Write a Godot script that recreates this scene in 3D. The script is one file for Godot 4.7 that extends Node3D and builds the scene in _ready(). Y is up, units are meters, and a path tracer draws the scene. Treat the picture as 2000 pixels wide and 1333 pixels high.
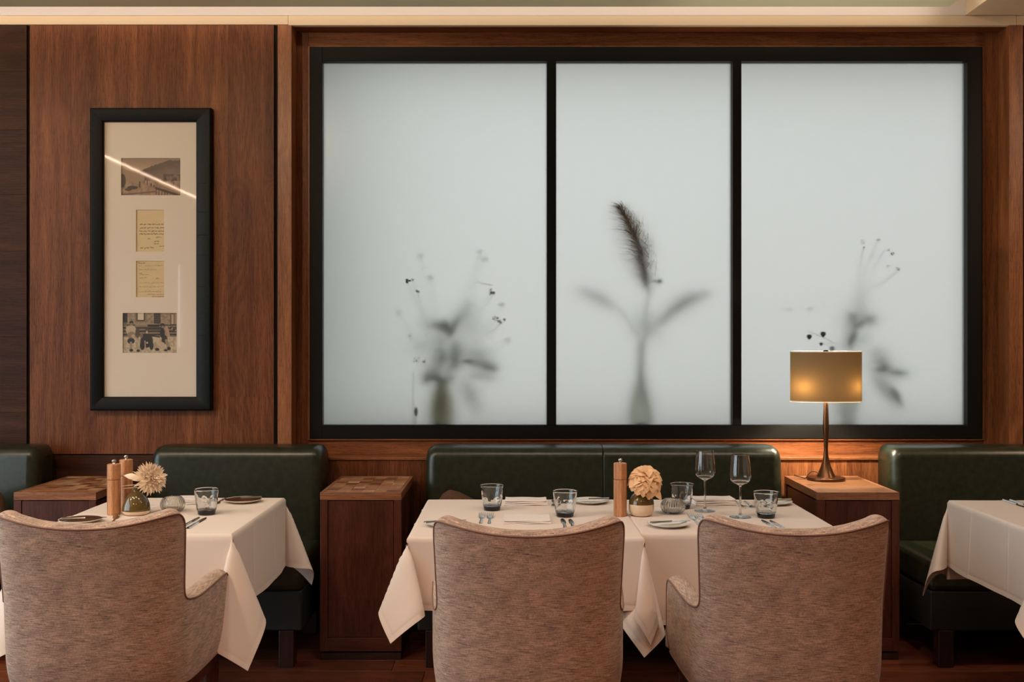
extends Node3D
# A hotel dining room: three set tables along a green leather banquette under a wide frosted window.

const EYE := 1.35
const TABLE := 0.725
const WALL := -4.95            # front of the wood panelling
const PANEL_Y := 2.905         # underside of the ceiling panels
var M := {}
var used := {}


# ---------------------------------------------------------------- shapes
class Shape:
	var v := PackedVector3Array()
	var n := PackedVector3Array()
	var uv := PackedVector2Array()
	var idx := PackedInt32Array()

	func vert(p: Vector3, nn: Vector3, t := Vector2.ZERO) -> int:
		v.append(p); n.append(nn); uv.append(t)
		return v.size() - 1

	# corners counter-clockwise seen from outside
	func quad(a: Vector3, b: Vector3, c: Vector3, d: Vector3, ta := Vector2.ZERO, tb := Vector2(1, 0), tc := Vector2(1, 1), td := Vector2(0, 1)) -> void:
		var nn := (b - a).cross(d - a).normalized()
		var i := vert(a, nn, ta)
		vert(b, nn, tb); vert(c, nn, tc); vert(d, nn, td)
		idx.append_array(PackedInt32Array([i, i + 2, i + 1, i, i + 3, i + 2]))

	# rows of points; the outside is (next column) x (next row)
	func grid(rows: Array, uvs: Array, flip := false, wrap := false) -> void:
		var h := rows.size()
		var w: int = rows[0].size()
		var nn := PackedVector3Array()
		nn.resize(h * w)
		var base := v.size()
		for i in h - 1:
			var r0: PackedVector3Array = rows[i]
			var r1: PackedVector3Array = rows[i + 1]
			for j in w - 1:
				var a := r0[j]
				var b := r0[j + 1]
				var c := r1[j + 1]
				var d := r1[j]
				var f := (c - a).cross(d - b)
				if flip:
					f = -f
				nn[i * w + j] += f
				nn[i * w + j + 1] += f
				nn[i * w + w + j + 1] += f
				nn[i * w + w + j] += f
				var p := base + i * w + j
				if flip:
					idx.append_array(PackedInt32Array([p, p + 1, p + w + 1, p, p + w + 1, p + w]))
				else:
					idx.append_array(PackedInt32Array([p, p + w + 1, p + 1, p, p + w, p + w + 1]))
		if wrap:
			for i in h:
				var s := nn[i * w] + nn[i * w + w - 1]
				nn[i * w] = s
				nn[i * w + w - 1] = s
		for i in h:
			var r: PackedVector3Array = rows[i]
			v.append_array(r)
			if uvs.is_empty():
				for j in w:
					uv.append(Vector2(float(j) / (w - 1), float(i) / (h - 1)))
			else:
				uv.append_array(uvs[i])
		for k in nn.size():
			nn[k] = nn[k].normalized() if nn[k].length_squared() > 1e-20 else Vector3.UP
		n.append_array(nn)

	func face_uv(p: Vector3, axis: int, grain: int) -> Vector2:
		var a := 1 if axis == 0 else 0
		var b := 1 if axis == 2 else 2
		if axis == 0:
			a = 2
			b = 1
		if grain == a:
			return Vector2(p[b], p[a])
		return Vector2(p[a], p[b])

	# box with rounded edges; grain 0,1,2 runs the texture's v along x,y,z
	func box(c: Vector3, s: Vector3, r := 0.003, grain := 1, off := Vector2.ZERO, seg := 2) -> void:
		var hx := s * 0.5
		r = minf(r, minf(hx.x, minf(hx.y, hx.z)) * 0.98)
		for axis in 3:
			var a := (axis + 1) % 3
			var b := (axis + 2) % 3
			var la := ticks(hx[a], r, seg)
			var lb := ticks(hx[b], r, seg)
			for sg in [-1.0, 1.0]:
				var base := v.size()
				for i in lb.size():
					for j in la.size():
						var p := Vector3.ZERO
						p[axis] = sg * hx[axis]
						p[a] = la[j]
						p[b] = lb[i]
						var nn := Vector3.ZERO
						nn[axis] = sg
						if r > 0.0:
							var q := Vector3(clampf(p.x, r - hx.x, hx.x - r), clampf(p.y, r - hx.y, hx.y - r), clampf(p.z, r - hx.z, hx.z - r))
							nn = (p - q).normalized()
							p = q + nn * r
						vert(c + p, nn, face_uv(p, axis, grain) + off)
				var w := la.size()
				for i in lb.size() - 1:
					for j in w - 1:
						var k := base + i * w + j
						if sg > 0.0:
							idx.append_array(PackedInt32Array([k, k + w + 1, k + 1, k, k + w, k + w + 1]))
						else:
							idx.append_array(PackedInt32Array([k, k + 1, k + w + 1, k, k + w + 1, k + w]))

	func ticks(h: float, r: float, seg: int) -> PackedFloat32Array:
		var o := PackedFloat32Array()
		if r <= 0.0:
			return PackedFloat32Array([-h, h])
		for k in seg:
			o.append(-h + r * (1.0 - tan((1.0 - float(k) / seg) * PI / 4.0)))
		o.append(-h + r)
		o.append(h - r)
		for k in range(seg - 1, -1, -1):
			o.append(h - r * (1.0 - tan((1.0 - float(k) / seg) * PI / 4.0)))
		return o

	# profile of (radius, height), bottom to top on the outside
	func lathe(at: Vector3, prof: Array, seg := 32, sx := 1.0, sz := 1.0) -> void:
		var rows := []
		var uvs := []
		var run := 0.0
		for i in prof.size():
			if i > 0:
				run += prof[i].distance_to(prof[i - 1])
			var r := PackedVector3Array()
			var t := PackedVector2Array()
			for j in seg + 1:
				var an := TAU * j / seg
				r.append(at + Vector3(prof[i].x * cos(an) * sx, prof[i].y, -prof[i].x * sin(an) * sz))
				t.append(Vector2(float(j) / seg * 0.3, run))
			rows.append(r)
			uvs.append(t)
		grid(rows, uvs, false, true)

	# tube along points with radii
	func tube(pts: Array, rad: Array, seg := 8) -> void:
		var rows := []
		var side := Vector3.ZERO
		for i in pts.size():
			var d: Vector3 = (pts[mini(i + 1, pts.size() - 1)] - pts[maxi(i - 1, 0)]).normalized()
			if side == Vector3.ZERO:
				side = d.cross(Vector3.UP if absf(d.y) < 0.9 else Vector3.RIGHT).normalized()
			side = (side - d * side.dot(d)).normalized()
			var up := side.cross(d)
			var r := PackedVector3Array()
			var ra: float = rad[mini(i, rad.size() - 1)]
			for j in seg + 1:
				var an := TAU * j / seg
				r.append(pts[i] + (side * cos(an) + up * sin(an)) * ra)
			rows.append(r)
		var first: Vector3 = pts[0]
		var last: Vector3 = pts[-1]
		var r0 := PackedVector3Array()
		var r1 := PackedVector3Array()
		for j in seg + 1:
			r0.append(first)
			r1.append(last)
		rows.insert(0, r0)
		rows.append(r1)
		grid(rows, [], true, true)

	# upright prism over a polygon given counter-clockwise seen from above in (x, z) with z towards the viewer; edges bevelled
	func prism(poly: PackedVector2Array, y0: float, y1: float, r: float, grain := 0, off := Vector2.ZERO) -> void:
		var m := poly.size()
		var inner := PackedVector2Array()
		for i in m:
			var d0 := (poly[i] - poly[(i + m - 1) % m]).normalized()
			var d1 := (poly[(i + 1) % m] - poly[i]).normalized()
			var nn := (Vector2(d0.y, -d0.x) + Vector2(d1.y, -d1.x)).normalized()
			inner.append(poly[i] - nn * r)
		var cross := 0.0
		for i in m:
			cross += poly[i].cross(poly[(i + 1) % m])
		if cross < 0.0:
			for i in m:
				inner[i] = poly[i] * 2.0 - inner[i]
		var rows := []
		var uvs := []
		var ring := func(pp: PackedVector2Array, y: float) -> void:
			var a := PackedVector3Array()
			var t := PackedVector2Array()
			var run := 0.0
			for k in m + 1:
				var q := pp[k % m]
				a.append(Vector3(q.x, y, q.y))
				if k > 0:
					run += q.distance_to(pp[k - 1])
				t.append((Vector2(y, run) if grain != 1 else Vector2(run, y)) + off)
			rows.append(a)
			uvs.append(t)
		var mid := PackedVector2Array()
		for i in m:
			mid.append(poly[i].lerp(inner[i], 0.3))
		ring.call(inner, y0)
		ring.call(mid, y0 + r * 0.3)
		ring.call(poly, y0 + r)
		ring.call(poly, y1 - r)
		ring.call(mid, y1 - r * 0.3)
		ring.call(inner, y1)
		grid(rows, uvs, cross > 0.0, true)
		var tri := Geometry2D.triangulate_polygon(inner)
		for top in [true, false]:
			var base := v.size()
			for q in inner:
				vert(Vector3(q.x, y1 if top else y0, q.y), Vector3.UP if top else Vector3.DOWN, Vector2(q.x, q.y) + off)
			for k in range(0, tri.size(), 3):
				var a := inner[tri[k]]
				var cw := (inner[tri[k + 1]] - a).cross(inner[tri[k + 2]] - a) > 0.0
				if cw == top:
					idx.append_array(PackedInt32Array([base + tri[k], base + tri[k + 1], base + tri[k + 2]]))
				else:
					idx.append_array(PackedInt32Array([base + tri[k], base + tri[k + 2], base + tri[k + 1]]))

	# a leaf: a thin lens along a bent spine
	func leaf(a: Vector3, b: Vector3, width: float, face: Vector3, bend := 0.15, thick := 0.0008) -> void:
		var along := b - a
		var len := along.length()
		var dir := along / len
		var side := dir.cross(face).normalized()
		var nn := side.cross(dir).normalized()
		var top := []
		var bot := []
		for i in 9:
			var t := i / 8.0
			var wd := width * 0.5 * sin(PI * pow(t, 0.8)) + 0.0004
			var c := a + dir * len * t + nn * bend * len * sin(PI * t)
			var r := PackedVector3Array()
			var q := PackedVector3Array()
			for j in 5:
				var s := (j - 2) / 2.0
				var p := c + side * wd * s + nn * wd * 0.25 * s * s
				var th := thick * (1.0 - absf(s)) + 0.00005
				r.append(p + nn * th)
				q.append(p - nn * th)
			top.append(r)
			bot.append(q)
		grid(top, [], false)
		grid(bot, [], true)

	func ball(c: Vector3, r: Vector3, seg := 10) -> void:
		var rows := []
		for i in seg / 2 + 1:
			var th := PI * i / (seg / 2)
			var a := PackedVector3Array()
			for j in seg + 1:
				var ph := TAU * j / seg
				a.append(c + Vector3(sin(th) * cos(ph) * r.x, -cos(th) * r.y, -sin(th) * sin(ph) * r.z))
			rows.append(a)
		grid(rows, [], false, true)

	func moved(t: Transform3D) -> Shape:
		for i in v.size():
			v[i] = t * v[i]
			n[i] = (t.basis * n[i]).normalized()
		return self

	func mesh(m: Material) -> ArrayMesh:
		var a := []
		a.resize(Mesh.ARRAY_MAX)
		a[Mesh.ARRAY_VERTEX] = v
		a[Mesh.ARRAY_NORMAL] = n
		a[Mesh.ARRAY_TEX_UV] = uv
		a[Mesh.ARRAY_INDEX] = idx
		var am := ArrayMesh.new()
		am.add_surface_from_arrays(Mesh.PRIMITIVE_TRIANGLES, a)
		am.surface_set_material(0, m)
		return am


# ---------------------------------------------------------------- nodes
func numbered(called: String, parent: Node) -> String:
	var key := str(parent.get_instance_id()) + "/" + called
	var k: int = used.get(key, 0)
	used[key] = k + 1
	return called if k == 0 else "%s_%03d" % [called, k]


func part(called: String, s: Shape, m: Material, parent: Node = self) -> MeshInstance3D:
	return put(called, s.mesh(m), parent)


func put(called: String, mesh: Mesh, parent: Node = self) -> MeshInstance3D:
	var o := MeshInstance3D.new()
	o.name = numbered(called, parent)
	o.mesh = mesh
	parent.add_child(o, true)
	return o


func thing(called: String, label: String, category: String, at := Vector3.ZERO, turn := 0.0, group := "") -> Node3D:
	var o := Node3D.new()
	o.name = numbered(called, self)
	o.position = at
	o.rotation.y = turn
	add_child(o, true)
	return tag(o, label, category, group)


func tag(o: Node3D, label: String, category := "", group := "") -> Node3D:
	o.set_meta("label", label)
	if category:
		o.set_meta("category", category)
	if group:
		o.set_meta("group", group)
	return o


func copy_of(root: Node3D, called: String, label: String, at: Vector3, turn := 0.0) -> Node3D:
	var o: Node3D = root.duplicate()
	o.name = numbered(called, self)
	add_child(o, true)
	o.position = at
	o.rotation.y = turn
	o.set_meta("label", label)
	return o


func structure(called: String, label: String) -> Node3D:
	var o := Node3D.new()
	o.name = called
	add_child(o, true)
	o.set_meta("kind", "structure")
	o.set_meta("label", label)
	return o


func catmull(p: Array, per := 6) -> Array:
	var o := []
	for i in p.size() - 1:
		var a = p[maxi(i - 1, 0)]
		var b = p[i]
		var c = p[i + 1]
		var d = p[mini(i + 2, p.size() - 1)]
		for k in per:
			o.append(b.cubic_interpolate(c, a, d, float(k) / per))
	o.append(p[-1])
	return o


# ---------------------------------------------------------------- materials
func noise_image(w: int, h: int, freq: float, sd: int, octaves := 3) -> PackedByteArray:
	var f := FastNoiseLite.new()
	f.seed = sd
	f.noise_type = FastNoiseLite.TYPE_SIMPLEX_SMOOTH
	f.frequency = freq
	f.fractal_octaves = octaves
	return f.get_seamless_image(w, h).get_data()


func stretched(w: int, h: int, freq: float, sd: int, W: int, H: int, octaves := 2) -> PackedByteArray:
	var f := FastNoiseLite.new()
	f.seed = sd
	f.noise_type = FastNoiseLite.TYPE_SIMPLEX_SMOOTH
	f.frequency = freq
	f.fractal_octaves = octaves
	var im := f.get_seamless_image(w, h)
	im.resize(W, H, Image.INTERPOLATE_CUBIC)
	return im.get_data()


# oak: grain along v; the picture is a multiplier round white
func wood_texture(sd: int, rings: float) -> ImageTexture:
	var W := 512
	var H := 1024
	var fine := stretched(512, 40, 0.22, sd, W, H)
	var pores := stretched(512, 96, 0.4, sd + 1, W, H, 1)
	var broad := stretched(128, 24, 0.03, sd + 2, W, H)
	var warp := stretched(64, 40, 0.03, sd + 3, W, H)
	var data := PackedByteArray()
	data.resize(W * H * 3)
	for y in H:
		for x in W:
			var i := y * W + x
			var ring := sin(TAU * (x * 5.0 / W + rings * (warp[i] / 255.0 - 0.5)))
			var p := clampf((pores[i] / 255.0 - 0.62) * 4.0, 0.0, 1.0)
			var l := 0.76 + 0.3 * (fine[i] / 255.0 - 0.5) + 0.2 * (broad[i] / 255.0 - 0.5) + 0.04 * ring - 0.22 * p
			l = clampf(l, 0.2, 1.0)
			data[i * 3] = int(255.0 * l)
			data[i * 3 + 1] = int(255.0 * clampf(l * l * 0.22 + l * 0.76, 0.0, 1.0))
			data[i * 3 + 2] = int(255.0 * clampf(l * l * 0.4 + l * 0.56, 0.0, 1.0))
	return ImageTexture.create_from_image(Image.create_from_data(W, H, false, Image.FORMAT_RGB8, data))


# melange weave: short dark and light yarns lying along u
func weave_texture() -> ImageTexture:
	var W := 1024
	var H := 1024
	var yarn := stretched(30, 560, 0.36, 31, W, H, 2)
	var yarn2 := stretched(120, 1024, 0.5, 35, W, H, 1)
	var warp := stretched(1024, 60, 0.5, 33, W, H, 1)
	var soft := stretched(64, 128, 0.06, 37, W, H, 2)
	var data := PackedByteArray()
	data.resize(W * H * 3)
	for y in H:
		for x in W:
			var i := y * W + x
			var a := yarn[i] / 255.0
			var b := yarn2[i] / 255.0
			var l := 0.76 + 0.42 * (a - 0.5) + 0.34 * (b - 0.5) + 0.24 * (warp[i] / 255.0 - 0.5) + 0.12 * (soft[i] / 255.0 - 0.5)
			l -= 0.1 * clampf((0.36 - a) * 5.0, 0.0, 1.0)
			if (x + y) % 2 == 0:
				l -= 0.03
			l = clampf(l, 0.12, 1.0)
			data[i * 3] = int(255.0 * l)
			data[i * 3 + 1] = int(255.0 * clampf(l * 0.985 + 0.01, 0.0, 1.0))
			data[i * 3 + 2] = int(255.0 * clampf(l * 0.97 + 0.02, 0.0, 1.0))
	return ImageTexture.create_from_image(Image.create_from_data(W, H, false, Image.FORMAT_RGB8, data))


func speckle_texture(size: int, freq: float, sd: int, low: float, octaves := 3) -> ImageTexture:
	var a := noise_image(size, size, freq, sd, octaves)
	var data := PackedByteArray()
	data.resize(size * size)
	for i in a.size():
		data[i] = int(clampf(low * 255.0 + (1.0 - low) * a[i], 0.0, 255.0))
	return ImageTexture.create_from_image(Image.create_from_data(size, size, false, Image.FORMAT_L8, data))


func mat(called: String, c: Color, rough := 0.6, tex: Texture2D = null, scale := Vector2.ONE, bump := 0.0) -> StandardMaterial3D:
	var m := StandardMaterial3D.new()
	m.resource_name = called
	m.albedo_color = c
	m.roughness = rough
	if tex:
		m.albedo_texture = tex
		m.uv1_scale = Vector3(scale.x, scale.y, 1)
		if bump > 0.0:
			m.heightmap_enabled = true
			m.heightmap_texture = tex
			m.heightmap_scale = bump
	M[called] = m
	return m


func metal(called: String, c: Color, rough: float) -> StandardMaterial3D:
	var m := mat(called, c, rough)
	m.metallic = 1.0
	return m


func glass(called: String, c: Color, rough := 0.0) -> StandardMaterial3D:
	var m := mat(called, Color(c.r, c.g, c.b, 0.0), rough)
	m.transparency = BaseMaterial3D.TRANSPARENCY_ALPHA
	m.refraction_enabled = true
	m.refraction_scale = 0.05
	return m


func pane_material(called: String, alpha: float) -> StandardMaterial3D:
	var m := mat(called, Color(1, 1, 1, alpha), 0.02)
	m.transparency = BaseMaterial3D.TRANSPARENCY_ALPHA
	return m


func glowing(called: String, c: Color, energy: float) -> StandardMaterial3D:
	var m := mat(called, c, 0.6)
	m.emission_enabled = true
	m.emission = c
	m.emission_energy_multiplier = energy
	return m


func make_materials() -> void:
	var oak_a := wood_texture(3, 2.0)
	var oak_b := wood_texture(17, 6.0)
	var s := Vector2(2.2, 0.55)
	var tones := [Color(0.61, 0.385, 0.24), Color(0.56, 0.345, 0.215), Color(0.645, 0.415, 0.262), Color(0.585, 0.36, 0.226)]
	for k in 4:
		mat("oak_%d" % k, tones[k], 0.45, oak_a if k % 2 == 0 else oak_b, s, 0.02).metallic_specular = 0.35
	mat("oak_dark", Color(0.33, 0.205, 0.13), 0.5, oak_a, s, 0.02).metallic_specular = 0.3
	mat("oak_light", Color(0.74, 0.49, 0.31), 0.4, oak_a, s, 0.02)
	mat("cabinet", Color(0.39, 0.215, 0.165), 0.36, oak_b, s, 0.02)
	mat("cabinet_top", Color(0.64, 0.48, 0.34), 0.3, oak_a, s, 0.01)
	mat("top_edge", Color(0.74, 0.53, 0.4), 0.32, oak_a, s, 0.01)
	mat("cabinet_frame", Color(0.44, 0.25, 0.19), 0.34, oak_a, s, 0.02)
	for k in 3:
		mat("block_%d" % k, [Color(0.88, 0.66, 0.5), Color(0.64, 0.44, 0.32), Color(1.0, 0.85, 0.7)][k], 0.3, oak_a if k != 1 else oak_b, s, 0.01)
	for k in 3:
		mat("plank_%d" % k, [Color(0.6, 0.36, 0.26), Color(0.53, 0.31, 0.225), Color(0.66, 0.4, 0.29)][k], 0.4, oak_a if k != 1 else oak_b, s, 0.02)
	mat("chair_wood", Color(0.45, 0.25, 0.17), 0.4, oak_a, s, 0.01)
	mat("bench_leg", Color(0.27, 0.15, 0.11), 0.45, oak_a, s, 0.01)
	mat("mill_wood", Color(1.0, 0.76, 0.56), 0.42, oak_a, Vector2(5, 1.0), 0.01)
	var weave := weave_texture()
	var f := mat("fabric", Color(0.92, 0.81, 0.725), 0.85, weave, Vector2(2.2, 2.2), 0.03)
	f.rim_enabled = true
	f.rim = 0.3
	f.rim_tint = 0.6
	mat("piping", Color(0.52, 0.4, 0.34), 0.8)
	var cloth := mat("cloth", Color(0.93, 0.88, 0.835), 0.8, speckle_texture(256, 0.35, 51, 0.93), Vector2(6, 6), 0.004)
	cloth.rim_enabled = true
	cloth.rim = 0.15
	mat("napkin", Color(0.95, 0.92, 0.9), 0.8, M.cloth.albedo_texture, Vector2(9, 9), 0.004)
	mat("cushion", Color(0.45, 0.3, 0.2), 0.8, weave, Vector2(3, 3), 0.02)
	var hide := speckle_texture(512, 0.03, 61, 0.62, 5)
	mat("leather", Color(0.18, 0.195, 0.125), 0.32, hide, Vector2(1.6, 1.6), 0.03)
	M.leather.metallic_specular = 0.55
	mat("bench_base", Color(0.1, 0.1, 0.085), 0.6)
	mat("paint", Color(0.87, 0.83, 0.81), 0.6)
	mat("cornice", Color(0.84, 0.75, 0.63), 0.6)
	mat("ceiling_paint", Color(0.9, 0.9, 0.77), 0.7)
	mat("wall_paint", Color(0.74, 0.68, 0.6), 0.7)
	mat("groove", Color(0.06, 0.045, 0.04), 0.7)
	mat("black_frame", Color(0.06, 0.056, 0.05), 0.5)
	mat("lacquer", Color(0.055, 0.052, 0.046), 0.5, speckle_texture(256, 0.05, 71, 0.6), Vector2(4, 4), 0.02)
	mat("lacquer_green", Color(0.075, 0.1, 0.085), 0.46, speckle_texture(256, 0.05, 72, 0.55), Vector2(4, 4), 0.02)
	mat("mat_board", Color(0.88, 0.82, 0.745), 0.85)
	mat("mat_bevel", Color(0.8, 0.72, 0.6), 0.85)
	for k in ["lacquer", "lacquer_green", "black_frame"]:
		M[k].metallic_specular = 0.3
	metal("steel", Color(0.8, 0.79, 0.77), 0.16)
	metal("bronze", Color(0.42, 0.29, 0.2), 0.3)
	metal("dark_metal", Color(0.1, 0.09, 0.08), 0.35)
	mat("black_rubber", Color(0.05, 0.05, 0.05), 0.5)
	mat("china", Color(0.88, 0.85, 0.8), 0.12)
	mat("plate_dark", Color(0.3, 0.19, 0.13), 0.2)
	mat("vase_cream", Color(0.9, 0.8, 0.68), 0.3)
	mat("vase_dark", Color(0.36, 0.29, 0.14), 0.12)
	M.vase_dark.clearcoat_enabled = true
	M.vase_dark.clearcoat = 0.6
	M.vase_dark.clearcoat_roughness = 0.05
	var petal := mat("petal", Color(0.99, 0.91, 0.8), 0.7)
	petal.backlight_enabled = true
	petal.backlight = Color(0.4, 0.36, 0.3)
	var peach := mat("petal_peach", Color(0.98, 0.8, 0.6), 0.7)
	peach.backlight_enabled = true
	peach.backlight = Color(0.4, 0.34, 0.26)
	mat("dry_leaf", Color(0.62, 0.38, 0.2), 0.7)
	mat("stem", Color(0.4, 0.4, 0.26), 0.7)
	glass("smoke_glass", Color(0.97, 0.98, 0.98))
	glass("smoke_base", Color(0.1, 0.13, 0.16))
	glass("rib_glass", Color(0.95, 0.95, 0.93))
	glass("wine_glass", Color(0.99, 0.99, 0.98))
	pane_material("picture_glass", 0.02)
	pane_material("clear_pane", 0.03)
	glass("frost_front", Color(0.572, 0.545, 0.518), 0.25)
	glass("frost_back", Color(0.572, 0.545, 0.518), 0.8)
	for k in 4:
		var g := mat("leaf_%d" % k, [Color(0.46, 0.56, 0.5), Color(0.66, 0.64, 0.36), Color(0.46, 0.56, 0.66), Color(0.74, 0.58, 0.28)][k], 0.7)
		g.backlight_enabled = true
		g.backlight = Color(1.0, 1.0, 0.95)
	var pam := mat("pampas", Color(0.66, 0.5, 0.26), 0.9)
	pam.backlight_enabled = true
	pam.backlight = Color(0.8, 0.76, 0.66)
	mat("seed", Color(0.06, 0.07, 0.045), 0.8)
	glass("olive_vase", Color(0.76, 0.75, 0.66))
	glass("vase_glass", Color(0.93, 0.935, 0.91))
	mat("outside_green", Color(0.42, 0.52, 0.49), 0.8)
	mat("outside_olive", Color(0.5, 0.54, 0.36), 0.8)
	mat("outside_stone", Color(0.8, 0.8, 0.78), 0.8)
	var shade := mat("shade", Color(0.58, 0.49, 0.35), 0.75, speckle_texture(256, 0.4, 81, 0.85), Vector2(8, 8), 0.004)
	shade.backlight_enabled = true
	shade.backlight = Color(0.2, 0.165, 0.11)
	glowing("led", Color(1.0, 0.9, 0.8), 2.0)
	glowing("led_side", Color(1.0, 0.82, 0.7), 4.0)
	glowing("downlight_glow", Color(1.0, 0.88, 0.74), 3.0)
	glowing("bulb_glow", Color(1.0, 0.82, 0.58), 4.0)


func _ready() -> void:
	setup_view()
	make_materials()
	room_shell()
	back_wall()
	window_wall()
	ceiling()
	daylight_side()
	benches()
	cabinets()
	tables()
	chairs()
	picture()
	lamp()
	table_ware()
	window_plants()


func setup_view() -> void:
	var cam := Camera3D.new()
	cam.name = "camera"
	cam.position = Vector3(0, EYE, 0)
	cam.fov = 36.43
	cam.near = 0.05
	cam.far = 200.0
	add_child(cam)
	cam.current = true
	var e := Environment.new()
	e.background_mode = Environment.BG_SKY
	var sky := Sky.new()
	var sm := ProceduralSkyMaterial.new()
	sm.sky_top_color = Color(0.75, 0.82, 0.86)
	sm.sky_horizon_color = Color(0.85, 0.9, 0.935)
	sm.ground_horizon_color = Color(0.83, 0.875, 0.9)
	sm.ground_bottom_color = Color(0.7, 0.72, 0.7)
	sm.sky_energy_multiplier = 2.1
	sm.ground_energy_multiplier = 2.04
	sky.sky_material = sm
	e.sky = sky
	e.tonemap_mode = Environment.TONE_MAPPER_LINEAR
	e.tonemap_exposure = 1.0
	e.sdfgi_enabled = true
	e.ssao_enabled = true
	e.ssil_enabled = true
	var we := WorldEnvironment.new()
	we.name = "environment"
	we.environment = e
	add_child(we)
	# lit slot round the hung ceiling panel: towards the back wall and along its left side
	area_light("slot_light", Vector3(-0.67, 2.932, -4.838), Vector2(5.4, 0.02), Vector3(0, 0, -1), Color(1.0, 0.92, 0.84), 0.22)
	area_light("slot_light_right", Vector3(2.05, 2.932, -1.4), Vector2(6.8, 0.02), Vector3(1, 0, 0), Color(1.0, 0.92, 0.84), 0.4)
	area_light("slot_light_left", Vector3(-3.48, 2.932, -1.4), Vector2(6.6, 0.02), Vector3(1, 0, 0), Color(1.0, 0.9, 0.8), 0.7)


func area_light(called: String, at: Vector3, size: Vector2, towards: Vector3, c: Color, energy: float) -> void:
	var l := AreaLight3D.new()
	l.name = called
	l.area_size = size
	l.light_color = c
	l.light_energy = energy
	l.light_size = 0.02
	l.shadow_enabled = true
	l.set("area_range", 12.0)
	l.set("area_attenuation", 2.0)
	add_child(l)
	l.look_at_from_position(at, at + towards, Vector3.UP if absf(towards.y) < 0.9 else Vector3.FORWARD)


func spot(called: String, at: Vector3, towards: Vector3, c: Color, energy: float, angle: float, parent: Node3D) -> void:
	var l := SpotLight3D.new()
	l.name = called
	l.light_color = c
	l.light_energy = energy
	l.spot_angle = angle
	l.spot_angle_attenuation = 0.7
	l.spot_range = 12.0
	l.spot_attenuation = 2.0
	l.light_size = 0.05
	l.shadow_enabled = true
	parent.add_child(l)
	l.look_at_from_position(at, at + towards, Vector3.FORWARD)


# ---------------------------------------------------------------- the room
func plain_box(lo: Vector3, hi: Vector3, r := 0.0, grain := 1, off := Vector2.ZERO) -> Shape:
	var s := Shape.new()
	s.box((lo + hi) * 0.5, hi - lo, r, grain, off)
	return s


func room_shell() -> void:
	var fl := structure("floor", "dark reddish brown oak plank floor under the tables")
	part("floor_base", plain_box(Vector3(-4.6, -0.2, -5.25), Vector3(4.9, -0.012, 5.2), 0.0, 0), M.plank_1, fl)
	var rng := RandomNumberGenerator.new()
	rng.seed = 5
	var z := -4.94
	while z < -1.6:
		var x := -4.2 - rng.randf() * 1.2
		while x < 3.6:
			var l := 1.0 + rng.randf() * 0.7
			part("plank", plain_box(Vector3(x, -0.012, z), Vector3(x + l - 0.002, 0.0, z + 0.138), 0.0015, 0, Vector2(rng.randf(), rng.randf())), M["plank_%d" % rng.randi_range(0, 2)], fl)
			x += l
		z += 0.14
	var left := structure("wall_left", "painted side wall with a tall window beyond the left edge")
	for b in [[-5.25, -3.9, 0.0, 3.06], [0.3, 3.8, 0.0, 3.06], [4.5, 5.2, 0.0, 3.06], [-3.9, 0.3, 0.0, 0.12], [-3.9, 0.3, 2.86, 3.06], [3.8, 4.5, 0.0, 1.2], [3.8, 4.5, 2.45, 3.06]]:
		part("wall_section", plain_box(Vector3(-4.6, b[2], b[0]), Vector3(-4.4, b[3], b[1])), M.wall_paint, left)
	var right := structure("wall_right", "painted side wall beyond the right edge")
	part("wall_section", plain_box(Vector3(4.7, 0, -5.25), Vector3(4.9, 3.06, 5.2)), M.wall_paint, right)
	var front := structure("wall_front", "painted wall behind the viewer")
	part("wall_section", plain_box(Vector3(-4.6, 0, 5.0), Vector3(4.9, 3.06, 5.2)), M.wall_paint, front)


func daylight_side() -> void:
	var k := 2
	for q in [[-3.9, 0.3, 0.12, 2.86, 3, "tall clear window in the side wall beyond the left edge"], [3.8, 4.5, 1.2, 2.45, 1, "small clear window at the far end of the left side wall"]]:
		var w := structure("window_%d" % k, q[5])
		k += 1
		var s := Shape.new()
		var wide: float = q[1] - q[0]
		for y in [q[2] + 0.03, q[3] - 0.03]:
			s.box(Vector3(-4.5, y, (q[0] + q[1]) * 0.5), Vector3(0.08, 0.06, wide), 0.004)
		var step: float = (wide - 0.06) / q[4]
		for i in q[4] + 1:
			s.box(Vector3(-4.5, (q[2] + q[3]) * 0.5, q[0] + 0.03 + step * i), Vector3(0.08, q[3] - q[2] - 0.12, 0.06), 0.004)
		part("frame", s, M.black_frame, w)
		for i in q[4]:
			var p := Shape.new()
			var z0: float = q[0] + 0.06 + step * i
			var z1 := z0 + step - 0.06
			p.quad(Vector3(-4.5, q[2] + 0.06, z1), Vector3(-4.5, q[2] + 0.06, z0), Vector3(-4.5, q[3] - 0.06, z0), Vector3(-4.5, q[3] - 0.06, z1))
			part("pane", p, M.clear_pane, w)


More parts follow.
